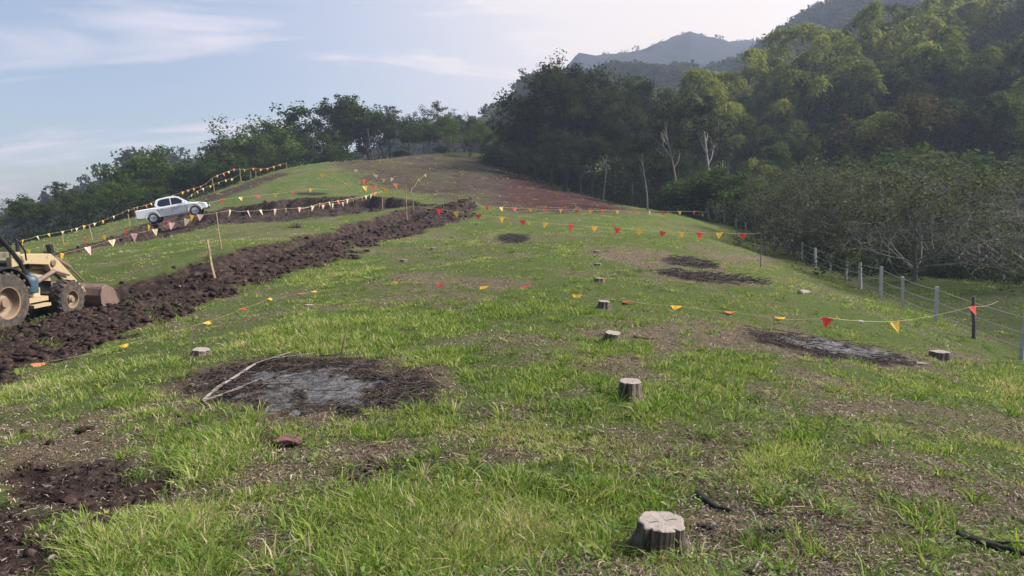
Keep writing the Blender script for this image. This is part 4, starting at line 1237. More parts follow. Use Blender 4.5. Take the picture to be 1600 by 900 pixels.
# ------------------------------------------------------------------ loose things on the ground
def lying(name, label, cat, pixels, r, mat, lift=.02, n=7, seed=0, forks=(), group=None):
    P_ = [on_ground(*q, dz=lift) for q in pixels]
    t = np.linspace(0, 1, len(P_)); tt = np.linspace(0, 1, 22); P_ = np.array(P_)
    rg = np.random.default_rng(seed)
    pt = np.stack([np.interp(tt, t, P_[:, k]) for k in range(3)], -1)
    for _ in range(2): pt[1:-1] = (pt[:-2] + pt[1:-1] * 2 + pt[2:]) / 4
    pt[:, 2] += np.cumsum(rg.normal(0, .15, 22)) * r * .4
    rr = np.interp(tt, [0, .5, 1], [r, r * .8, r * .35]) * (1 + rg.normal(0, .07, 22))
    b = MB(); b.tube(pt, rr, n)
    for (k, dx, dy, dz, fr) in forks:
        q = pt[k]; b.tube(np.array([q, q + np.array([dx, dy, dz]) * .5 + rg.normal(0, .01, 3), q + np.array([dx, dy, dz])]), [fr, fr * .8, fr * .4], 5)
    b2 = b.build(name, mat, smooth=True)
    tag(b2, label, cat, group); return b2
lying('fallen_branch', 'long pale bare branch curving across the left of the large ash patch', 'branch', [(316, 624), (340, 610), (372, 592), (396, 577), (420, 567), (446, 563)], .018, M['dead_branch'], .04, 8, 2,
      [(5, .9, -.12, .05, .014), (13, .35, .25, .10, .009), (17, .5, .1, .06, .008), (9, .35, -.2, .05, .008)])
lying('stick', 'thin stick lying at the left foot of the ash patch', 'stick', [(316, 626), (352, 617), (402, 605)], .013, M['dead_branch'], .05, 6, 4, [(8, .2, .1, .06, .006)])
lying('stick', 'dark upright crooked twig at the back rim of the ash patch', 'stick', [(500, 557), (538, 566)], .007, M['twig'], .05, 5, 6, [(18, .05, .05, .26, .006), (12, -.12, .1, .14, .004)])
lying('charred_log', 'black charred piece of root lying behind the nearest stump', 'log', [(1088, 771), (1104, 779), (1118, 790), (1142, 794)], .034, M['char_wood'], .015, 7, 8)
lying('charred_log', 'small black charred stick right of the nearest stump', 'log', [(1196, 829), (1222, 834)], .020, M['char_wood'], .012, 7, 9)
lying('charred_log', 'short black stick touching the bare straw beside the stump', 'log', [(1090, 822), (1112, 826), (1126, 821)], .018, M['char_wood'], .01, 7, 10)
lying('branch', 'dark rotten branch half hidden in weeds at the lower right', 'branch', [(1494, 852), (1530, 858), (1570, 868), (1600, 880)], .030, M['char_wood'], .02, 8, 12, [(8, .25, -.05, .03, .010)])
lying('stick', 'thin dry stick standing out of the straw right of the stump', 'stick', [(1176, 896), (1190, 872), (1196, 858)], .006, M['dead_branch'], .02, 5, 13)
lying('stick', 'dark stick lying left of the grass by the third stump', 'stick', [(990, 527), (1012, 528), (1024, 527)], .02, M['twig'], .02, 6, 14)
lying('log', 'short pale log at the right tip of the narrow ash patch', 'log', [(1429, 572), (1450, 573)], .032, M['dead_branch'], .03, 8, 15)
lying('log', 'pale split log piece lying in the grass below the fence', 'log', [(1250, 459), (1265, 458)], .07, M['dead_branch'], .03, 8, 16)
def rock(px, py, w, label, name='stone', mat='stone', flat=.55, seed=0, cat='stone', sub=3, group=None):
    import bmesh
    p = on_ground(px, py); r = w / F * p[1] / 2
    bm = bmesh.new(); bmesh.ops.create_icosphere(bm, subdivisions=sub, radius=1)
    rg = np.random.default_rng(seed); D = rg.normal(size=(7, 3)); D /= np.linalg.norm(D, axis=1)[:, None]
    for v in bm.verts:
        c = np.array(v.co[:]); q = c.copy()
        for d in D:
            s = c @ d
            if s > .72: q -= d * (s - .72)
        q += rg.normal(0, .02, 3) + .08 * math.sin(5 * c[0] + seed) * c
        v.co = (q[0] * r, q[1] * r * .8, q[2] * r * flat)
    me = bpy.data.meshes.new(name); bm.to_mesh(me); bm.free(); me.materials.append(M[mat])
    o = link(name, me, None, (p[0], p[1], p[2] + r * flat * .35)); o.rotation_euler = (0, 0, rg.uniform(0, 6))
    tag(o, label, cat, group); return o
rock(1345, 501, 13, 'flat pale stone in the grass above the red and yellow pennants', seed=2, flat=.4)
rock(37, 676, 15, 'dark round clod on the straw at the left edge', 'clod', 'clod', .8, 3, 'clod')
rock(132, 672, 30, 'dark brown clod between grass tufts near the left', 'clod', 'clod', .5, 4, 'clod')
rock(78, 690, 18, 'small dark clod left of the bare soil', 'clod', 'clod', .6, 5, 'clod')
rock(160, 828, 38, 'large dark soil lump at the edge of the lower left grass', 'clod', 'clod', .75, 6, 'clod')
rock(128, 838, 30, 'soil lump left of the largest lump', 'clod', 'clod', .7, 7, 'clod')
rock(105, 780, 34, 'brown root lump with straw below the bare soil', 'clod', 'clod', .6, 8, 'clod')
rock(140, 790, 24, 'smaller soil lump right of the root lump', 'clod', 'clod', .6, 9, 'clod')
rock(82, 876, 13, 'pale pebble among the gravel in the bottom left corner', 'stone', 'stone', .6, 10)
rock(308, 732, 10, 'small black coal lump beside a grass tuft', 'clod', 'char_wood', .6, 11, 'clod')
rock(540, 735, 34, 'dark clod under the grass left of the centre', 'clod', 'clod', .35, 12, 'clod')
# broken reddish tile
p = on_ground(448, 690)
b = MB(); n = 14
outl = [(-.105, -.02), (-.06, .045), (-.01, .06), (.03, .05), (.095, .055), (.115, .0), (.10, -.05), (.02, -.045), (-.05, -.055)]
b.add([(x, y, .05 + .10 * y + .03 * cos(12 * x)) for x, y in outl] + [(x, y, .035 + .10 * y + .03 * cos(12 * x)) for x, y in outl],
      [tuple(range(9)), tuple(range(17, 8, -1))] + [(i, (i + 1) % 9, 9 + (i + 1) % 9, 9 + i) for i in range(9)])
o = b.build('broken_tile', M['shard'], None, tuple(p + [0, 0, -.01])); tag(o, 'flat reddish brown broken piece lying in the straw', 'broken tile')

# root clump on the pasture beyond the strip
def rootball(px, py, w, label, seed):
    p = on_ground(px, py); r = w / F * p[1] / 2; rg = np.random.default_rng(seed); out = []
    for k in range(34):
        a = rg.uniform(0, 2 * pi); el = rg.uniform(.05, 1.2)
        d = np.array([cos(a) * cos(el), sin(a) * cos(el), sin(el) * .9]); L = r * rg.uniform(.5, 1.15)
        pt, _ = limb_path(rg, p - [0, 0, .1], d, L, 5, .3)
        out.append(tube(pt, np.linspace(.11, .02, len(pt)) * r * .8, 5))
    v, f = join(out)
    o = link('uprooted_stump', quad_mesh('uprooted_stump', v, f, M['twig'])); tag(o, label, 'stump'); return o
rootball(462, 357, 34, 'dark tangled uprooted stump on the far pasture', 4)

# ------------------------------------------------------------------ stakes
def stake(px_t, py_t, px_b, py_b, Y, r, label, name='wooden_stake', mat='stake', cat='stake', group='wooden stakes carrying pennants', flat=False):
    bt = at(px_b, py_b, Y); z = gz(bt[0], Y)
    tp = at(px_t, py_t, Y)
    root = np.array([bt[0], Y, min(z, bt[2]) - .12])
    b = MB(); rg = np.random.default_rng(int(px_b * 7 + py_b))
    t = np.linspace(0, 1, 7)[:, None]
    pt = root * (1 - t) + tp * t; pt[1:-1] += rg.normal(0, r * .35, (5, 3))
    b.tube(pt - root, np.linspace(r * 1.1, r * .85, 7), 4 if flat else 6)
    o = b.build(name, M[mat], None, tuple(root)); tag(o, label, cat, group); return o
stake(324, 375, 338, 447, 21.4, .040, 'thick leaning stake standing in the near dug strip', flat=True)
stake(338, 332, 346, 391, 27.5, .026, 'slim stake holding the near pennant line beyond the strip')
stake(634, 289, 637, 366, 42, .030, 'thin tall pole at the end of the dug strip by the heap')
stake(597, 299, 598, 323, 50, .035, 'short stake where the two pennant lines meet above the cut')
stake(97, 364, 101, 388, 44, .030, 'stake on the far line just above the digger')
stake(139, 351, 145, 377, 46, .034, 'stake on the far line left of the soil bank')
stake(200, 334, 203, 352, 58, .034, 'stake just left of the truck tail')
stake(209, 324, 213, 339, 62, .034, 'farther stake behind the truck tail')
stake(331, 278, 335, 293, 78, .04, 'stake on the edge of the bare streak above the truck')
stake(374, 262, 377, 280, 82, .04, 'second stake up the bare streak')
stake(391, 267, 392, 277, 84, .035, 'short stake near the second stake on the streak')
stake(399, 266, 400, 275, 84, .035, 'shortest stake next to the streak top')
stake(447, 254, 449, 262, 92, .045, 'tiny stake on the skyline of the mound')
stake(1106, 314, 1108, 343, 56, .045, 'tall pale stake standing where the fence passes the crest', mat='post')
stake(1366, 369, 1367, 400, 42, .05, 'yellow painted stake hanging before the orchard', mat='cord_y')
stake(644, 300, 647, 332, 46, .022, 'thin stick beside the soil heap')
stake(693, 315, 694, 335, 45, .02, 'thin stick on the soil heap')

# ------------------------------------------------------------------ pennant lines
def flag_mesh(w, h, rg, lying=False, fold=.3):
    """a triangle of thin plastic hanging from its top edge, a little curled"""
    n = 5; vs, fs = [], []
    ph = rg.uniform(0, 6); cu = rg.normal(0, fold)
    skew = rg.normal(0, .10)
    for i in range(n + 1):
        t = i / n; hw = w / 2 * (1 - t) + .003
        for j in range(4):
            s = -1 + 2 * j / 3
            x = s * hw + skew * t * w
            y = .04 * w * math.sin(3 * s + ph) * (1 - t) + cu * t * t * h * .6
            z = -t * h
            vs.append((x, y, z))
    for i in range(n):
        for j in range(3):
            a = i * 4 + j; fs.append((a, a + 1, a + 5, a + 4))
    return vs, fs
def pennants(label, group, flags, Y0, Y1, w, h, tip=None, tail=None, ground_lie=False, cord_r=.006, cordmat='cord_y', drop=.5, swing=0.0, seed=0, dense=0):
    """flags: (px, py of flag centre, colour letter); forward distance runs from Y0 to Y1 along the line"""
    rg = np.random.default_rng(seed + 50)
    xs = np.array([f[0] for f in flags], float)
    lo, hi = xs[0], xs[-1]
    e = None; cord = []
    items = []
    for px, py, c in flags:
        Y = Y0 + (Y1 - Y0) * (px - lo) / (hi - lo) if hi != lo else Y0
        if ground_lie:
            q = on_ground(px, py + 2); lift = ground_lie if isinstance(ground_lie, float) else .06
            items.append((q + [0, 0, lift], c, True))
        else:
            q = at(px, py, Y); items.append((q + [0, 0, h * drop], c, False))
    pts_ = [q for q, _, _ in items]
    if tip is not None: pts_ = [np.array(tip)] + pts_
    if tail is not None: pts_ = pts_ + [np.array(tail)]
    o0 = pts_[0]
    e = empty('pennant_line', tuple(o0)); tag(e, label, 'pennant line', group)
    P_ = []
    for a, b_ in zip(pts_[:-1], pts_[1:]):
        L = np.linalg.norm(b_ - a)
        for t in np.linspace(0, 1, 5)[:-1]:
            q = a * (1 - t) + b_ * t; q = q - [0, 0, .02 * L * 4 * t * (1 - t)]
            P_.append(q)
    P_.append(pts_[-1])
    if ground_lie:
        cord_r = .0014
        for k in range(len(P_)):
            P_[k] = np.array([P_[k][0], P_[k][1], max(P_[k][2], gz(P_[k][0], P_[k][1]) + .008)])
    b = MB(); b.tube(np.array(P_) - o0, cord_r, 4); b.build('cord', M[cordmat], e)
    for k, (q, c, lie) in enumerate(items):
        i = k + (1 if tip is not None else 0)
        a = pts_[max(i - 1, 0)]; c2 = pts_[min(i + 1, len(pts_) - 1)]
        d = c2 - a; ang_ = math.atan2(d[1], d[0]) + rg.normal(0, .25)
        vs, fs = flag_mesh(w * rg.uniform(.88, 1.1), h * rg.uniform(.88, 1.1), rg, fold=.15 if not lie else .5)
        R = Matrix.Rotation(ang_, 3, 'Z')
        tlt = (-rg.uniform(1.0, 1.4) if lie else swing + rg.normal(0, .12))
        R = R @ Matrix.Rotation(tlt, 3, 'X') @ Matrix.Rotation(rg.normal(0, .12), 3, 'Y')
        b = MB(); b.add([tuple(R @ Vector(v)) for v in vs], fs)
        b.build('pennant', M['pen_' + c], e, tuple(q - o0))
    return e
GP = 'lines of small triangular pennants'
def alt(xy, c0='y', c1='r'): return [(x, y, (c0, c1)[k % 2]) for k, (x, y) in enumerate(xy)]
# fallen line across the near pasture, with its taut right end tied to a fence post
pennants('fallen pennant line lying in the grass right of centre', GP,
         [(618, 441, 'y'), (690, 447, 'r'), (757, 451, 'y'), (823, 449, 'r'), (902, 462, 'y'), (982, 470, 'r'), (1057, 476, 'y'), (1140, 486, 'o'), (1218, 498, 'y')],
         16, 15, .22, .22, ground_lie=.05, cord_r=.003)
pennants('right end of the near pennant line, rising to the fence post', GP,
         [(1293, 505, 'r'), (1397, 511, 'y'), (1519, 487, 'r')], 14.2, 14.6, .235, .215, tip=at(1218, 499, 14.4), tail=at(1560, 470, 16.6), cord_r=.0028, cordmat='pen_c', drop=.5)
pennants('fallen pennant line lying beside the dug strip', GP,
         [(60, 572, 'o'), (192, 540, 'y'), (322, 505, 'y'), (378, 481, 'r'), (420, 465, 'y'), (472, 457, 'o'), (490, 454, 'y'), (504, 443, 'p')],
         12, 17, .20, .20, ground_lie=.05, cord_r=.003)
xy = [(686, 331), (713, 335), (748, 340), (784, 343.5), (816, 348.5), (852, 352.5), (893, 356), (929, 358.5), (965, 360.5), (1000, 364.5), (1036, 366.5), (1065, 368), (1093, 368.5), (1124, 368.5), (1161, 370)]
pennants('middle pennant line strung across the upper pasture, red and yellow', GP, alt(xy, 'r', 'y'), 30, 27, .27, .24, tip=at(652, 322, 31), tail=at(1190, 364, 27), cord_r=.0035, cordmat='pen_c')
stake(1189, 363, 1190, 386, 27, .018, 'dark stake at the right end of the middle pennant line', mat='post_dark')
xy = [(762, 326), (783, 327), (804, 328), (829, 329), (851, 330), (877, 330), (902, 331), (923, 331.5), (942, 331.5), (965, 332), (991, 332.5), (1015, 333), (1037, 333), (1062, 333), (1085, 333)]
pennants('farthest straight pennant line along the crest before the dark wood', GP, alt(xy, 'r', 'y'), 40, 46, .27, .24, tip=at(745, 324, 39.5), tail=at(1106, 331, 47), cord_r=.004, cordmat='pen_c')
xy = [(45, 394), (75, 388), (105, 382), (133, 377), (162, 372), (198, 364.5), (233, 356.5), (264, 350.5), (300, 341)]
pennants('upper of the two near lines on the left pasture, dull red and yellow', GP, alt(xy, 'y', 'r'), 33, 28.5, .26, .25, tip=at(10, 402, 34), tail=at(338, 333, 27.6), cord_r=.003)
pennants('lower of the two near lines on the left pasture, with pale pennants', GP,
         [(98, 402, 'y'), (137, 392, 'p'), (175, 381, 'c'), (210, 371, 'p'), (242, 364, 'c'), (269, 354, 'p'), (293, 348, 'c'), (313, 341, 'p')],
         24, 27, .22, .27, tip=at(52, 408, 22), tail=at(339, 332, 27.5), cord_r=.0028, cordmat='pen_c')
xy = [(360, 334), (387, 335), (407, 333), (430, 331.5), (447, 330), (468, 328.5), (489, 326), (505, 324), (520, 322), (536, 320), (552, 316), (566, 312), (580, 307)]
pennants('pale pennant line running from the slim stake up to the cut', GP, alt(xy, 'c', 'p'), 28, 49, .30, .30, tip=at(339, 332, 27.6), tail=at(597, 300, 50), cord_r=.004, cordmat='pen_c')
xy = [(500, 322), (514, 320), (528, 317.5), (543, 315), (558, 312), (572, 309), (587, 304)]
pennants('short upper pennant line merging at the short stake', GP, alt(xy, 'o', 'c'), 38, 49.5, .32, .3, tip=at(470, 326, 36), tail=at(597, 299, 50), cord_r=.009, cordmat='pen_c')
xy = [(36, 378), (58, 372), (76, 368), (98, 364), (112, 361), (120, 359), (132, 355), (148, 351), (161, 347), (178, 340), (192, 334), (201, 330)]
pennants('far pennant line on the valley edge left of the truck', GP, alt(xy, 'y', 'c'), 44, 58, .30, .25, tip=at(18, 382, 43), tail=at(209, 325, 61), cord_r=.005)
xy = [(215, 326), (228, 323), (236, 320), (245, 317), (262, 311), (270, 307.5), (286, 302), (294, 299), (303, 296.5), (314, 293), (322, 289)]
pennants('far pennant line running up behind the truck', GP, alt(xy, 'y', 'o'), 62, 77, .36, .30, tip=at(209, 325, 61), tail=at(331, 279, 78), cord_r=.006)
xy = [(340, 276), (349, 273), (357, 270), (366, 266), (382, 267), (396, 265), (408, 266), (418, 265), (428, 262), (438, 259)]
pennants('farthest left pennant line over the bare streak to the skyline', GP, alt(xy, 'y', 'o'), 79, 91, .38, .32, tip=at(331, 279, 78), tail=at(447, 255, 92), cord_r=.007)
xy = [(300, 306), (308, 301), (317, 296.5), (329, 292), (342, 287), (353, 283), (363, 281)]
pennants('second line of tiny pennants below the bare streak', GP, alt(xy, 'c', 'y'), 72, 80, .34, .28, tip=at(292, 310, 71), tail=at(375, 272, 81), cord_r=.006)
xy = [(348, 314.5), (376, 311), (403, 308), (431, 305.5), (458, 301.5), (486, 297.5)]
pennants('widely spaced pennant line on the lower mound above the cut', GP, alt(xy, 'r', 'y'), 58, 62, .36, .32, tip=at(330, 316, 57), tail=at(512, 296, 63), cord_r=.006, cordmat='pen_c')
pennants('loose pennant line on the middle of the mound', GP,
         [(504, 275, 'y'), (541, 289, 'y'), (556, 268, 'c'), (571, 285, 'r'), (587, 276, 'c'), (600, 283, 'y'), (613, 281, 'c')], 70, 70, .42, .38, cord_r=.004, cordmat='pen_c')
pennants('short pennant line at the foot of the mound above the cut', GP,
         [(568, 285, 'o'), (570, 295, 'y'), (584, 295, 'r'), (604, 299, 'y'), (618, 291, 'o')], 56, 57, .42, .42, cord_r=.004, cordmat='pen_c')
pennants('tiny pale pennants climbing the purple slope', GP,
         [(643, 300, 'c'), (654, 283, 'c'), (664, 276, 'c'), (672, 271, 'c'), (679, 266, 'c')], 62, 84, .42, .4, cord_r=.008, cordmat='pen_c')

# ------------------------------------------------------------------ wire fence
fp = [(1597, 563, 490, 15.5), (1462, 503, 448, 20.5), (1411, 480, 432, 24), (1376, 466, 416, 26.4), (1345, 452, 410, 28.5), (1320, 441, 406, 30.8), (1297, 430, 395, 33), (1275, 418, 387, 36),
      (1253, 405, 378, 40), (1233, 396, 370, 44), (1208, 387, 365, 48), (1194, 380, 361, 51), (1166, 366, 346, 54), (1150, 360, 342, 55.5), (1132, 351, 333, 57), (1120, 345, 327, 58.5), (1113, 343, 326, 60), (1098, 338, 322, 62)]
f0 = on_ground(1597, 563)
fe = empty('wire_fence', tuple(at(1597, 563, 15.5)))
tag(fe, 'fence of grey square posts with three wires down the right side of the pasture', 'fence')
fo = np.array(fe.location[:])
tops = []
for k, (px, pb, pt_, Y) in enumerate([(1760, 640, 540, 12.5)] + fp):
    q = at(px, pb, Y); z = gz(q[0], Y); tp = at(px, pt_, Y); h = tp[2] - min(z, q[2]) + .25
    b = MB(); rg = np.random.default_rng(k)
    r = .052 if k % 3 else .046
    wv = Matrix.Rotation(rg.normal(0, .03), 3, 'X') @ Matrix.Rotation(rg.normal(0, .03), 3, 'Y') @ Matrix.Rotation(rg.uniform(0, 1.5), 3, 'Z')
    b.box((0, 0, h / 2), (r * 2, r * 2, h), None, .9)
    b.v = [tuple(wv @ Vector(v)) for v in b.v]
    loc = np.array([q[0], Y, tp[2] - h]); b.build('post', M['post'], fe, tuple(loc - fo))
    tops.append((np.array([q[0], Y, tp[2]]), tp[2] - min(z, q[2])))
for frac in (.93, .60, .28):
    P_ = []
    for (a, ha), (b_, hb_) in zip(tops[:-1], tops[1:]):
        A0 = a - [0.055, 0, ha * (1 - frac)]; B0 = b_ - [0.055, 0, hb_ * (1 - frac)]
        for t in np.linspace(0, 1, 6)[:-1]: P_.append(A0 * (1 - t) + B0 * t - [0, 0, .03 * 4 * t * (1 - t)])
    P_.append(tops[-1][0] - [0.055, 0, tops[-1][1] * (1 - frac)])
    b = MB(); b.tube(np.array(P_) - fo, .009, 4); b.build('wire', M['wire'], fe)
stake(1521, 463, 1524, 534, 17, .045, 'grey weathered post leaning behind the large red pennant', 'fence_stake', 'post_dark', 'post', None)

# ------------------------------------------------------------------ pickup truck
def wheel(parent, name, c, R, W, tyre, rimmat, side, lug=False, hub=.0, rr=.6):
    """c: centre of the tyre; side -1: outer face towards -y"""
    e_ = MB()
    e_.lathe([(R * rr, -W / 2), (R * .93, -W / 2), (R, -W * .36), (R * 1.0, W * .36), (R * .93, W / 2), (R * rr, W / 2), (R * rr * .96, 0), (R * rr, -W / 2)], (0, 0, 0), 'y', 36, False)
    if lug:
        n = 20
        for k in range(n):
            for s in (-1, 1):
                a = 2 * pi * (k + (.5 if s > 0 else 0)) / n
                rot = Matrix.Rotation(-a, 3, 'Y') @ Matrix.Rotation(.55 * s, 3, 'X')
                e_.box((R * 1.0 * cos(a), s * W * .24, R * 1.0 * sin(a)), (R * .09, W * .56, R * .075), rot)
    t = e_.build('wheel', tyre, parent, c, smooth=False)
    o = MB(); f = side * W / 2
    o.lathe([(R * rr, f * .98), (R * rr * .90, f * .94), (R * rr * .84, f * .25), (R * rr * .62, f * .10), (R * rr * .52, f * .22), (R * rr * .45, f * .15), (R * rr * .40, f * (.15 + hub)), (R * rr * .30, f * (.3 + hub)), (R * rr * .28, f * (.42 + hub)), (.001, f * (.42 + hub))], (0, 0, 0), 'y', 30, False)
    o.build('rim', rimmat, t)
    return t
def quadpatch(b, pl, s, off=.006, belt=1.02, y0=.865, k=.27, th=.004):
    n = len(pl)
    def P_(x, z, o_): return (x, s * (y0 - max(z - belt, 0) * k + o_), z)
    b.add([P_(x, z, off) for x, z in pl] + [P_(x, z, -.02) for x, z in pl],
          [tuple(range(n)), tuple(range(2 * n - 1, n - 1, -1))] + [(i, (i + 1) % n, n + (i + 1) % n, n + i) for i in range(n)])
def pickup():
    e = empty('pickup_truck', (0, 0, 0)); tag(e, 'white double cab pickup truck parked nose uphill on the dug strip', 'pickup truck')
    def arch(cx, r, z0, n=12, flip=False):
        return [(cx + r * cos(pi * k / n), z0 + r * sin(pi * k / n)) for k in (range(n + 1) if not flip else range(n, -1, -1))]
    zb = .42
    prof = [(-2.56, .52), (-2.58, .62), (-2.56, .98), (-2.50, 1.12), (-1.9, 1.115), (-1.2, 1.11), (-.95, 1.06), (.98, 1.03), (1.35, 1.02), (1.9, .96), (2.28, .86), (2.42, .76), (2.47, .62), (2.46, .44), (2.30, .38)]
    prof += [(2.02, .38)] + [(1.58 + .45 * cos(a), .40 + .45 * sin(a)) for a in np.linspace(0, pi, 14)] + [(1.12, .36), (-.92, .36)] + [(-1.40 + .45 * cos(a), .40 + .45 * sin(a)) for a in np.linspace(0, pi, 14)] + [(-1.88, .40), (-2.4, .44)]
    b = MB(); b.prism(prof, -.885, .885, .055); body = b.build('body', M['white_paint'], e)
    # flat black sheet on the closed body, standing in for the dark bed recess
    b = MB(); b.box((-1.82, 0, 1.119), (1.28, 1.46, .012)); b.build('bed_dark_sheet', M['black'], e)
    # cab upper part, narrower at the roof
    cab = [(-1.02, 1.03), (-1.13, 1.30), (-.98, 1.62), (-.80, 1.70), (-.1, 1.745), (.35, 1.71), (.62, 1.60), (1.36, 1.02)]
    vs = []
    for s in (-1, 1):
        for x, z in cab: vs.append((x, s * (.862 - (z - 1.02) * .27), z))
    n = len(cab)
    b = MB(); b.add(vs, [tuple(range(n)), tuple(range(2 * n - 1, n - 1, -1))] + [(i, (i + 1) % n, n + (i + 1) % n, n + i) for i in range(n)])
    b.build('cab_roof', M['white_paint'], e)
    for s in (-1, 1):
        b = MB(); quadpatch(b, [(.06, 1.09), (.06, 1.60), (.42, 1.57), (.60, 1.49), (1.02, 1.13), (1.0, 1.09)], s)
        b.build('window', M['glass'], e)
        b = MB(); quadpatch(b, [(-.86, 1.16), (-.92, 1.30), (-.80, 1.56), (-.55, 1.615), (-.02, 1.61), (-.02, 1.09), (-.70, 1.09)], s)
        b.build('window', M['glass'], e)
        b = MB()
        for x0 in (-.92, .02, 1.0): b.box((x0, s * .888, .74), (.014, .006, .56))
        b.box((.04, s * .888, .47), (1.9, .006, .014)); b.build('door_seam', M['black'], e)
        b = MB(); b.box((-.62, s * .895, .93), (.17, .025, .03)); b.box((.20, s * .895, .93), (.17, .025, .03)); b.build('door_handle', M['chrome'], e)
        b = MB(); b.box((.90, s * .99, 1.15), (.12, .20, .15), None, .8); b.build('mirror', M['white_paint'], e)
        b = MB(); b.prism([(2.20, .80), (1.98, .92), (2.26, .84), (2.42, .72), (2.36, .66)], s * .76, s * .892, 0); b.build('headlight', M['lamp_clear'], e)
        b = MB(); b.box((-2.55, s * .80, .86), (.10, .175, .30)); b.build('tail_light', M['lamp_red'], e)
        b = MB(); b.tube(np.array([(-.85, s * .93, .36), (-.7, s * .97, .33), (.9, s * .97, .33), (1.02, s * .93, .36)]), .035, 8); b.build('side_step', M['chrome'], e)
        for cx_ in (-1.40, 1.58):
            b = MB(); ar = [(cx_ + .47 * cos(a), s * .893, .40 + .47 * sin(a)) for a in np.linspace(-.1, pi + .1, 18)]
            b.tube(np.array(ar), .022, 6); b.build('wheel_arch', M['black' if False else 'white_paint'], e)
            wheel(e, 'wheel', (cx_, s * .77, .37), .375, .25, M['rubber_clean'], M['alloy'], s, rr=.68)
    b = MB(); b.add([(.68, -.60, 1.585), (.68, .60, 1.585), (1.30, .74, 1.09), (1.30, -.74, 1.09), (.66, -.60, 1.56), (.66, .60, 1.56), (1.27, .74, 1.07), (1.27, -.74, 1.07)],
                    [(0, 1, 2, 3), (7, 6, 5, 4), (0, 3, 7, 4), (1, 5, 6, 2), (0, 4, 5, 1), (3, 2, 6, 7)]); b.build('windscreen', M['glass'], e)
    b = MB(); b.add([(-1.142, -.62, 1.28), (-1.142, .62, 1.28), (-1.0, .58, 1.60), (-1.0, -.58, 1.60), (-1.10, -.62, 1.28), (-1.10, .62, 1.28), (-.96, .58, 1.60), (-.96, -.58, 1.60)],
                    [(0, 1, 2, 3), (7, 6, 5, 4), (0, 3, 7, 4), (1, 5, 6, 2), (0, 4, 5, 1), (3, 2, 6, 7)]); b.build('rear_window', M['glass'], e)
    b = MB(); b.box((2.47, 0, .70), (.03, .7, .20)); b.box((2.475, 0, .50), (.03, 1.2, .12)); b.build('grille', M['black'], e)
    b = MB(); b.prism([(-2.72, .44), (-2.72, .60), (-2.55, .62), (-2.55, .44)], -.82, .82, .01); b.build('rear_bumper', M['chrome'], e)
    b = MB(); b.tube(np.array([(-1.22, -.66, 1.10), (-1.24, -.62, 1.50), (-1.24, -.50, 1.56), (-1.24, .50, 1.56), (-1.24, .62, 1.50), (-1.22, .66, 1.10)]), .032, 8); b.build('roll_bar', M['black'], e)
    b = MB(); b.box((0, 0, .48), (3.9, 1.2, .20)); b.build('underbody', M['black'], e)
    return e
tk = pickup()
def set_pose(o, p, head, pitch, roll=0):
    Rm = Matrix.Rotation(head, 3, 'Z') @ Matrix.Rotation(-pitch, 3, 'Y') @ Matrix.Rotation(roll, 3, 'X')
    o.rotation_euler = Rm.to_euler(); o.location = tuple(p)
pt_ = at(276, 342.5, 54.3)
set_pose(tk, pt_, R_(14), R_(11.3)); tk.scale = (.96, .96, .96)

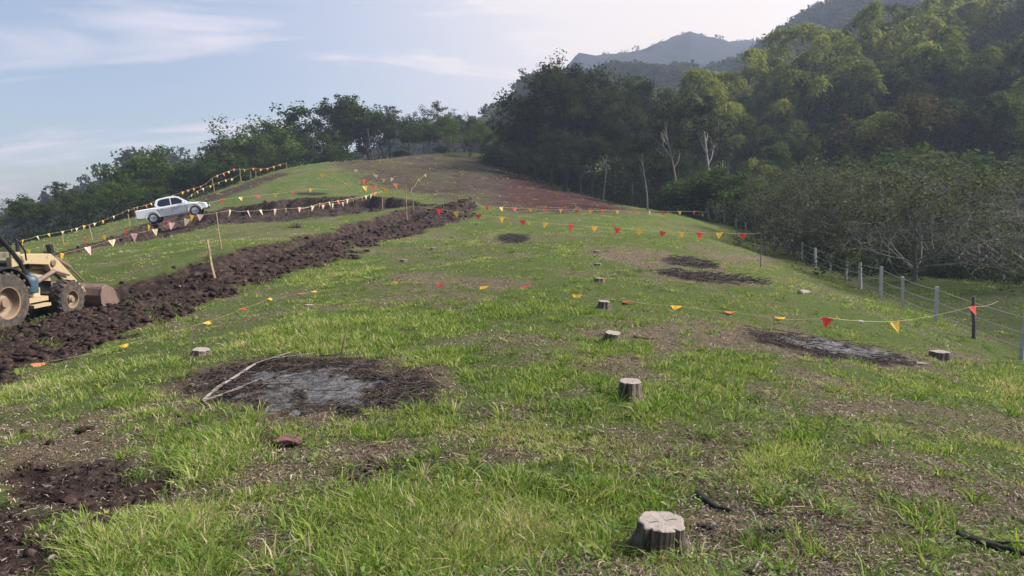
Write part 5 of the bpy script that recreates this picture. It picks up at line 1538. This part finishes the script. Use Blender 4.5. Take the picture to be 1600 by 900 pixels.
# ------------------------------------------------------------------ backhoe loader
def digger():
    e = empty('backhoe_loader', (0, 0, 0)); tag(e, 'tan backhoe loader with worn front bucket at the left edge of the pasture', 'backhoe loader')
    T_, BL = M['tan'], M['black']
    for s in (-1, 1):
        wheel(e, 'wheel', (0, s * .88, .68), .665, .46, M['rubber'], M['rim_tan'], s, True, .25, .56)
        wheel(e, 'wheel', (2.12, s * .92, .475), .46, .34, M['rubber'], M['rim_tan'], s, True, .60, .50)
    b = MB(); b.box((.95, 0, .80), (2.9, .62, .38)); b.box((2.12, 0, .48), (.26, 1.5, .2)); b.box((0, 0, .68), (.4, 1.4, .34)); b.build('chassis', BL, e)
    # bonnet
    b = MB(); b.prism([(1.02, 1.0), (1.02, 1.50), (1.5, 1.52), (2.35, 1.42), (2.5, 1.34), (2.52, 1.0)], -.36, .36, .05); b.build('bonnet', T_, e)
    b = MB()
    for k in range(6): b.box((2.528, 0, 1.04 + .05 * k), (.02, .56, .022))
    b.build('grille', BL, e)
    for s in (-1, 1):
        # fender over the rear wheel
        ar = [(.74 * cos(a), .70 + .74 * sin(a)) for a in np.linspace(.35, pi - .2, 12)]
        pr = ar + [(x * 1.05, .70 + (z - .70) * 1.05) for x, z in ar[::-1]]
        b = MB(); b.prism(pr, s * .62, s * 1.10, 0); b.build('fender', BL, e)
        # step box between the wheels
        b = MB(); b.box((1.08, s * .78, .60), (.62, .42, .10)); b.box((1.10, s * .86, .46), (.56, .40, .07)); b.box((1.08, s * .66, .74), (.66, .22, .20)); b.build('step', T_, e)
        # loader arm: upper link, knee plate and lower boom
        y0, y1 = s * .50, s * .64
        b = MB()
        b.prism([(.72, 1.60), (1.2, 1.66), (2.02, 1.60), (2.28, 1.42), (3.38, .44), (3.28, .30), (3.10, .38), (2.12, 1.14), (1.98, 1.20), (1.9, 1.34), (1.2, 1.42), (.72, 1.38)], y0, y1, .012)
        arm = b.build('loader_arm', T_, e)
        b = MB(); b.prism([(1.05, 1.04), (1.10, 1.20), (2.0, 1.06), (2.02, .92)], s * .47, s * .60, .01); b.build('arm_brace', T_, arm)
        b = MB(); b.tube(np.array([(1.25, s * .70, .92), (2.02, s * .70, 1.18)]), .055, 10); b.tube(np.array([(2.02, s * .70, 1.18), (2.55, s * .70, 1.02)]), .028, 8); b.build('lift_cylinder', M['steel'], arm)
        b = MB(); b.tube(np.array([(2.2, s * .57, 1.50), (2.75, s * .57, 1.20)]), .05, 10); b.tube(np.array([(2.75, s * .57, 1.20), (3.28, s * .57, .78)]), .026, 8); b.build('bucket_cylinder', M['steel'], arm)
        b = MB(); b.prism([(.92, .9), (.92, 1.70), (1.20, 1.70), (1.30, .9)], s * .42, s * .47, 0); b.build('loader_tower', T_, e)
    # bucket
    n = 10
    prof = [(3.98, .06), (3.55, .04), (3.30, .08), (3.20, .20), (3.17, .42), (3.24, .60), (3.38, .68)]
    inner = [(x + .03, z + .03) for x, z in prof[::-1]]
    b = MB(); b.prism(prof + inner, -1.08, 1.08, 0)
    for s in (-1, 1): b.prism([(4.0, .05), (3.55, .035), (3.29, .07), (3.19, .20), (3.16, .42), (3.23, .61), (3.40, .70), (3.72, .56), (3.95, .18)], s * 1.075, s * 1.12, .006)
    bk = b.build('bucket', M['steel'], e)
    b = MB(); b.box((3.98, 0, .055), (.12, 2.2, .035)); b.build('cutting_edge', M['steel'], bk)
    for s in (-1, 1):
        b = MB(); b.box((3.22, s * .57, .5), (.16, .05, .36)); b.build('hinge_plate', M['steel'], bk)
    # open cab: posts, roof, seat, dash
    for s in (-1, 1):
        b = MB(); b.tube(np.array([(1.12, s * .66, 1.14), (.95, s * .66, 1.50), (-.10, s * .62, 2.64)]), .048, 6); b.build('front_post', BL, e)
        b = MB(); b.tube(np.array([(-.75, s * .66, 1.3), (-.80, s * .62, 2.62)]), .045, 6); b.build('rear_post', BL, e)
        b = MB(); b.tube(np.array([(1.10, s * .70, 1.52), (1.02, s * .74, 1.74), (.84, s * .74, 1.98), (.80, s * .70, 2.04)]), .020, 6); b.build('grab_rail', BL, e)
    b = MB(); b.box((-.62, 0, 2.68), (1.15, 1.45, .09), None, .94); b.build('roof', T_, e)
    b = MB(); b.add([(.95, -.62, 1.52), (.95, .62, 1.52), (-.02, .60, 2.56), (-.02, -.60, 2.56), (.94, -.62, 1.51), (.94, .62, 1.51), (-.03, .60, 2.55), (-.03, -.60, 2.55)],
                    [(0, 1, 2, 3), (7, 6, 5, 4), (0, 3, 7, 4), (1, 5, 6, 2), (0, 4, 5, 1), (3, 2, 6, 7)])
    g2 = M['cab_glass']; b.build('windscreen', g2, e)
    b = MB(); b.box((.50, 0, 2.0), (.05, 1.22, .04)); b.build('crossbar', BL, e)
    b = MB(); b.box((-.1, 0, 1.22), (.5, .5, .14)); b.box((-.36, 0, 1.52), (.12, .48, .56)); b.build('seat', BL, e)
    b = MB(); b.box((.86, 0, 1.30), (.22, .9, .34)); b.build('dashboard', BL, e)
    b = MB(); b.tube(np.array([(.74, 0, 1.42), (.55, 0, 1.62)]), .025, 6); b.lathe([(.19, -.015), (.205, 0), (.19, .015), (.175, 0)], (.53, 0, 1.64), 'z', 20); b.build('steering_wheel', BL, e)
    for s in (-1, 1):
        b = MB()
        b.tube(np.array([(1.28, s * .45, 1.18), (1.6, s * .46, 1.34), (2.0, s * .46, 1.30), (2.3, s * .46, 1.12)]), .016, 6)
        b.tube(np.array([(1.24, s * .42, 1.10), (1.55, s * .43, 1.24), (1.95, s * .43, 1.20), (2.25, s * .44, 1.02)]), .016, 6)
        b.build('hydraulic_hose', BL, e)
        b = MB(); b.lathe([(.07, -.03), (.085, -.02), (.085, .02), (.07, .03)], (2.05, s * .655, 1.37), 'y', 14); b.build('pivot_pin', M['steel'], e); b = MB(); b.lathe([(.06, -.03), (.075, 0), (.06, .03)], (3.22, s * .655, .48), 'y', 14); b.build('pivot_pin', M['steel'], e)
        b = MB(); b.box((1.35, s * .372, 1.30), (.5, .012, .26)); b.build('side_vent', BL, e)
    b = MB(); b.tube(np.array([(1.95, .18, 1.46), (1.95, .18, 1.86)]), .05, 10); b.build('exhaust_pipe', BL, e)
    b = MB(); b.box((2.06, -.58, 1.72), (.10, .12, .22), Matrix.Rotation(-.3, 3, 'Y')); b.build('work_lamp', BL, e)
    # rear digging arm folded behind, outside the picture
    b = MB(); b.prism([(-.9, .7), (-.9, 1.2), (-1.5, 2.6), (-1.8, 2.6), (-1.3, .7)], -.14, .14, .01); b.prism([(-1.5, 2.6), (-1.8, 2.65), (-2.1, 1.2), (-1.95, 1.1)], -.10, .10, .01); b.build('backhoe_arm', T_, e)
    return e
g = NT('cab_glass')
tr = g.n.new('ShaderNodeBsdfTransparent'); tr.inputs[0].default_value = (.75, .8, .85, 1)
gl = g.n.new('ShaderNodeBsdfGlossy'); gl.inputs['Roughness'].default_value = .15; mx = g.n.new('ShaderNodeMixShader'); mx.inputs[0].default_value = .12
g.l.new(tr.outputs[0], mx.inputs[1]); g.l.new(gl.outputs[0], mx.inputs[2]); g.l.new(mx.outputs[0], g.out.inputs[0]); M['cab_glass'] = g.m
dg = digger()
pb = at(13, 524, 17.3); hd = R_(85)
loc = np.array([pb[0], 17.3, pb[2]]) - np.array([cos(hd) * 0 + .88 * sin(hd), -.88 * cos(hd), 0])
loc = loc + np.array([-.22, 0, .10])
set_pose(dg, loc, hd, R_(1.5), R_(2)); dg.scale = (1.06, 1.06, 1.06)
# blue drum standing on the digger's step
b = MB(); b.lathe([(.10, 0), (.185, .01), (.20, .05), (.19, .14), (.20, .17), (.19, .22), (.205, .30), (.19, .40), (.12, .45), (.04, .47)], (0, 0, 0), 'z', 24)
b.box((.0, 0, .485), (.08, .06, .04))
Rm = Matrix.Rotation(hd, 3, 'Z')
dp = Vector(loc) + Rm @ Vector((1.08, -.87, .79))
o = b.build('plastic_drum', M['drum'], None, tuple(dp), True); tag(o, 'dusty dark blue plastic drum standing on the step of the loader', 'drum')
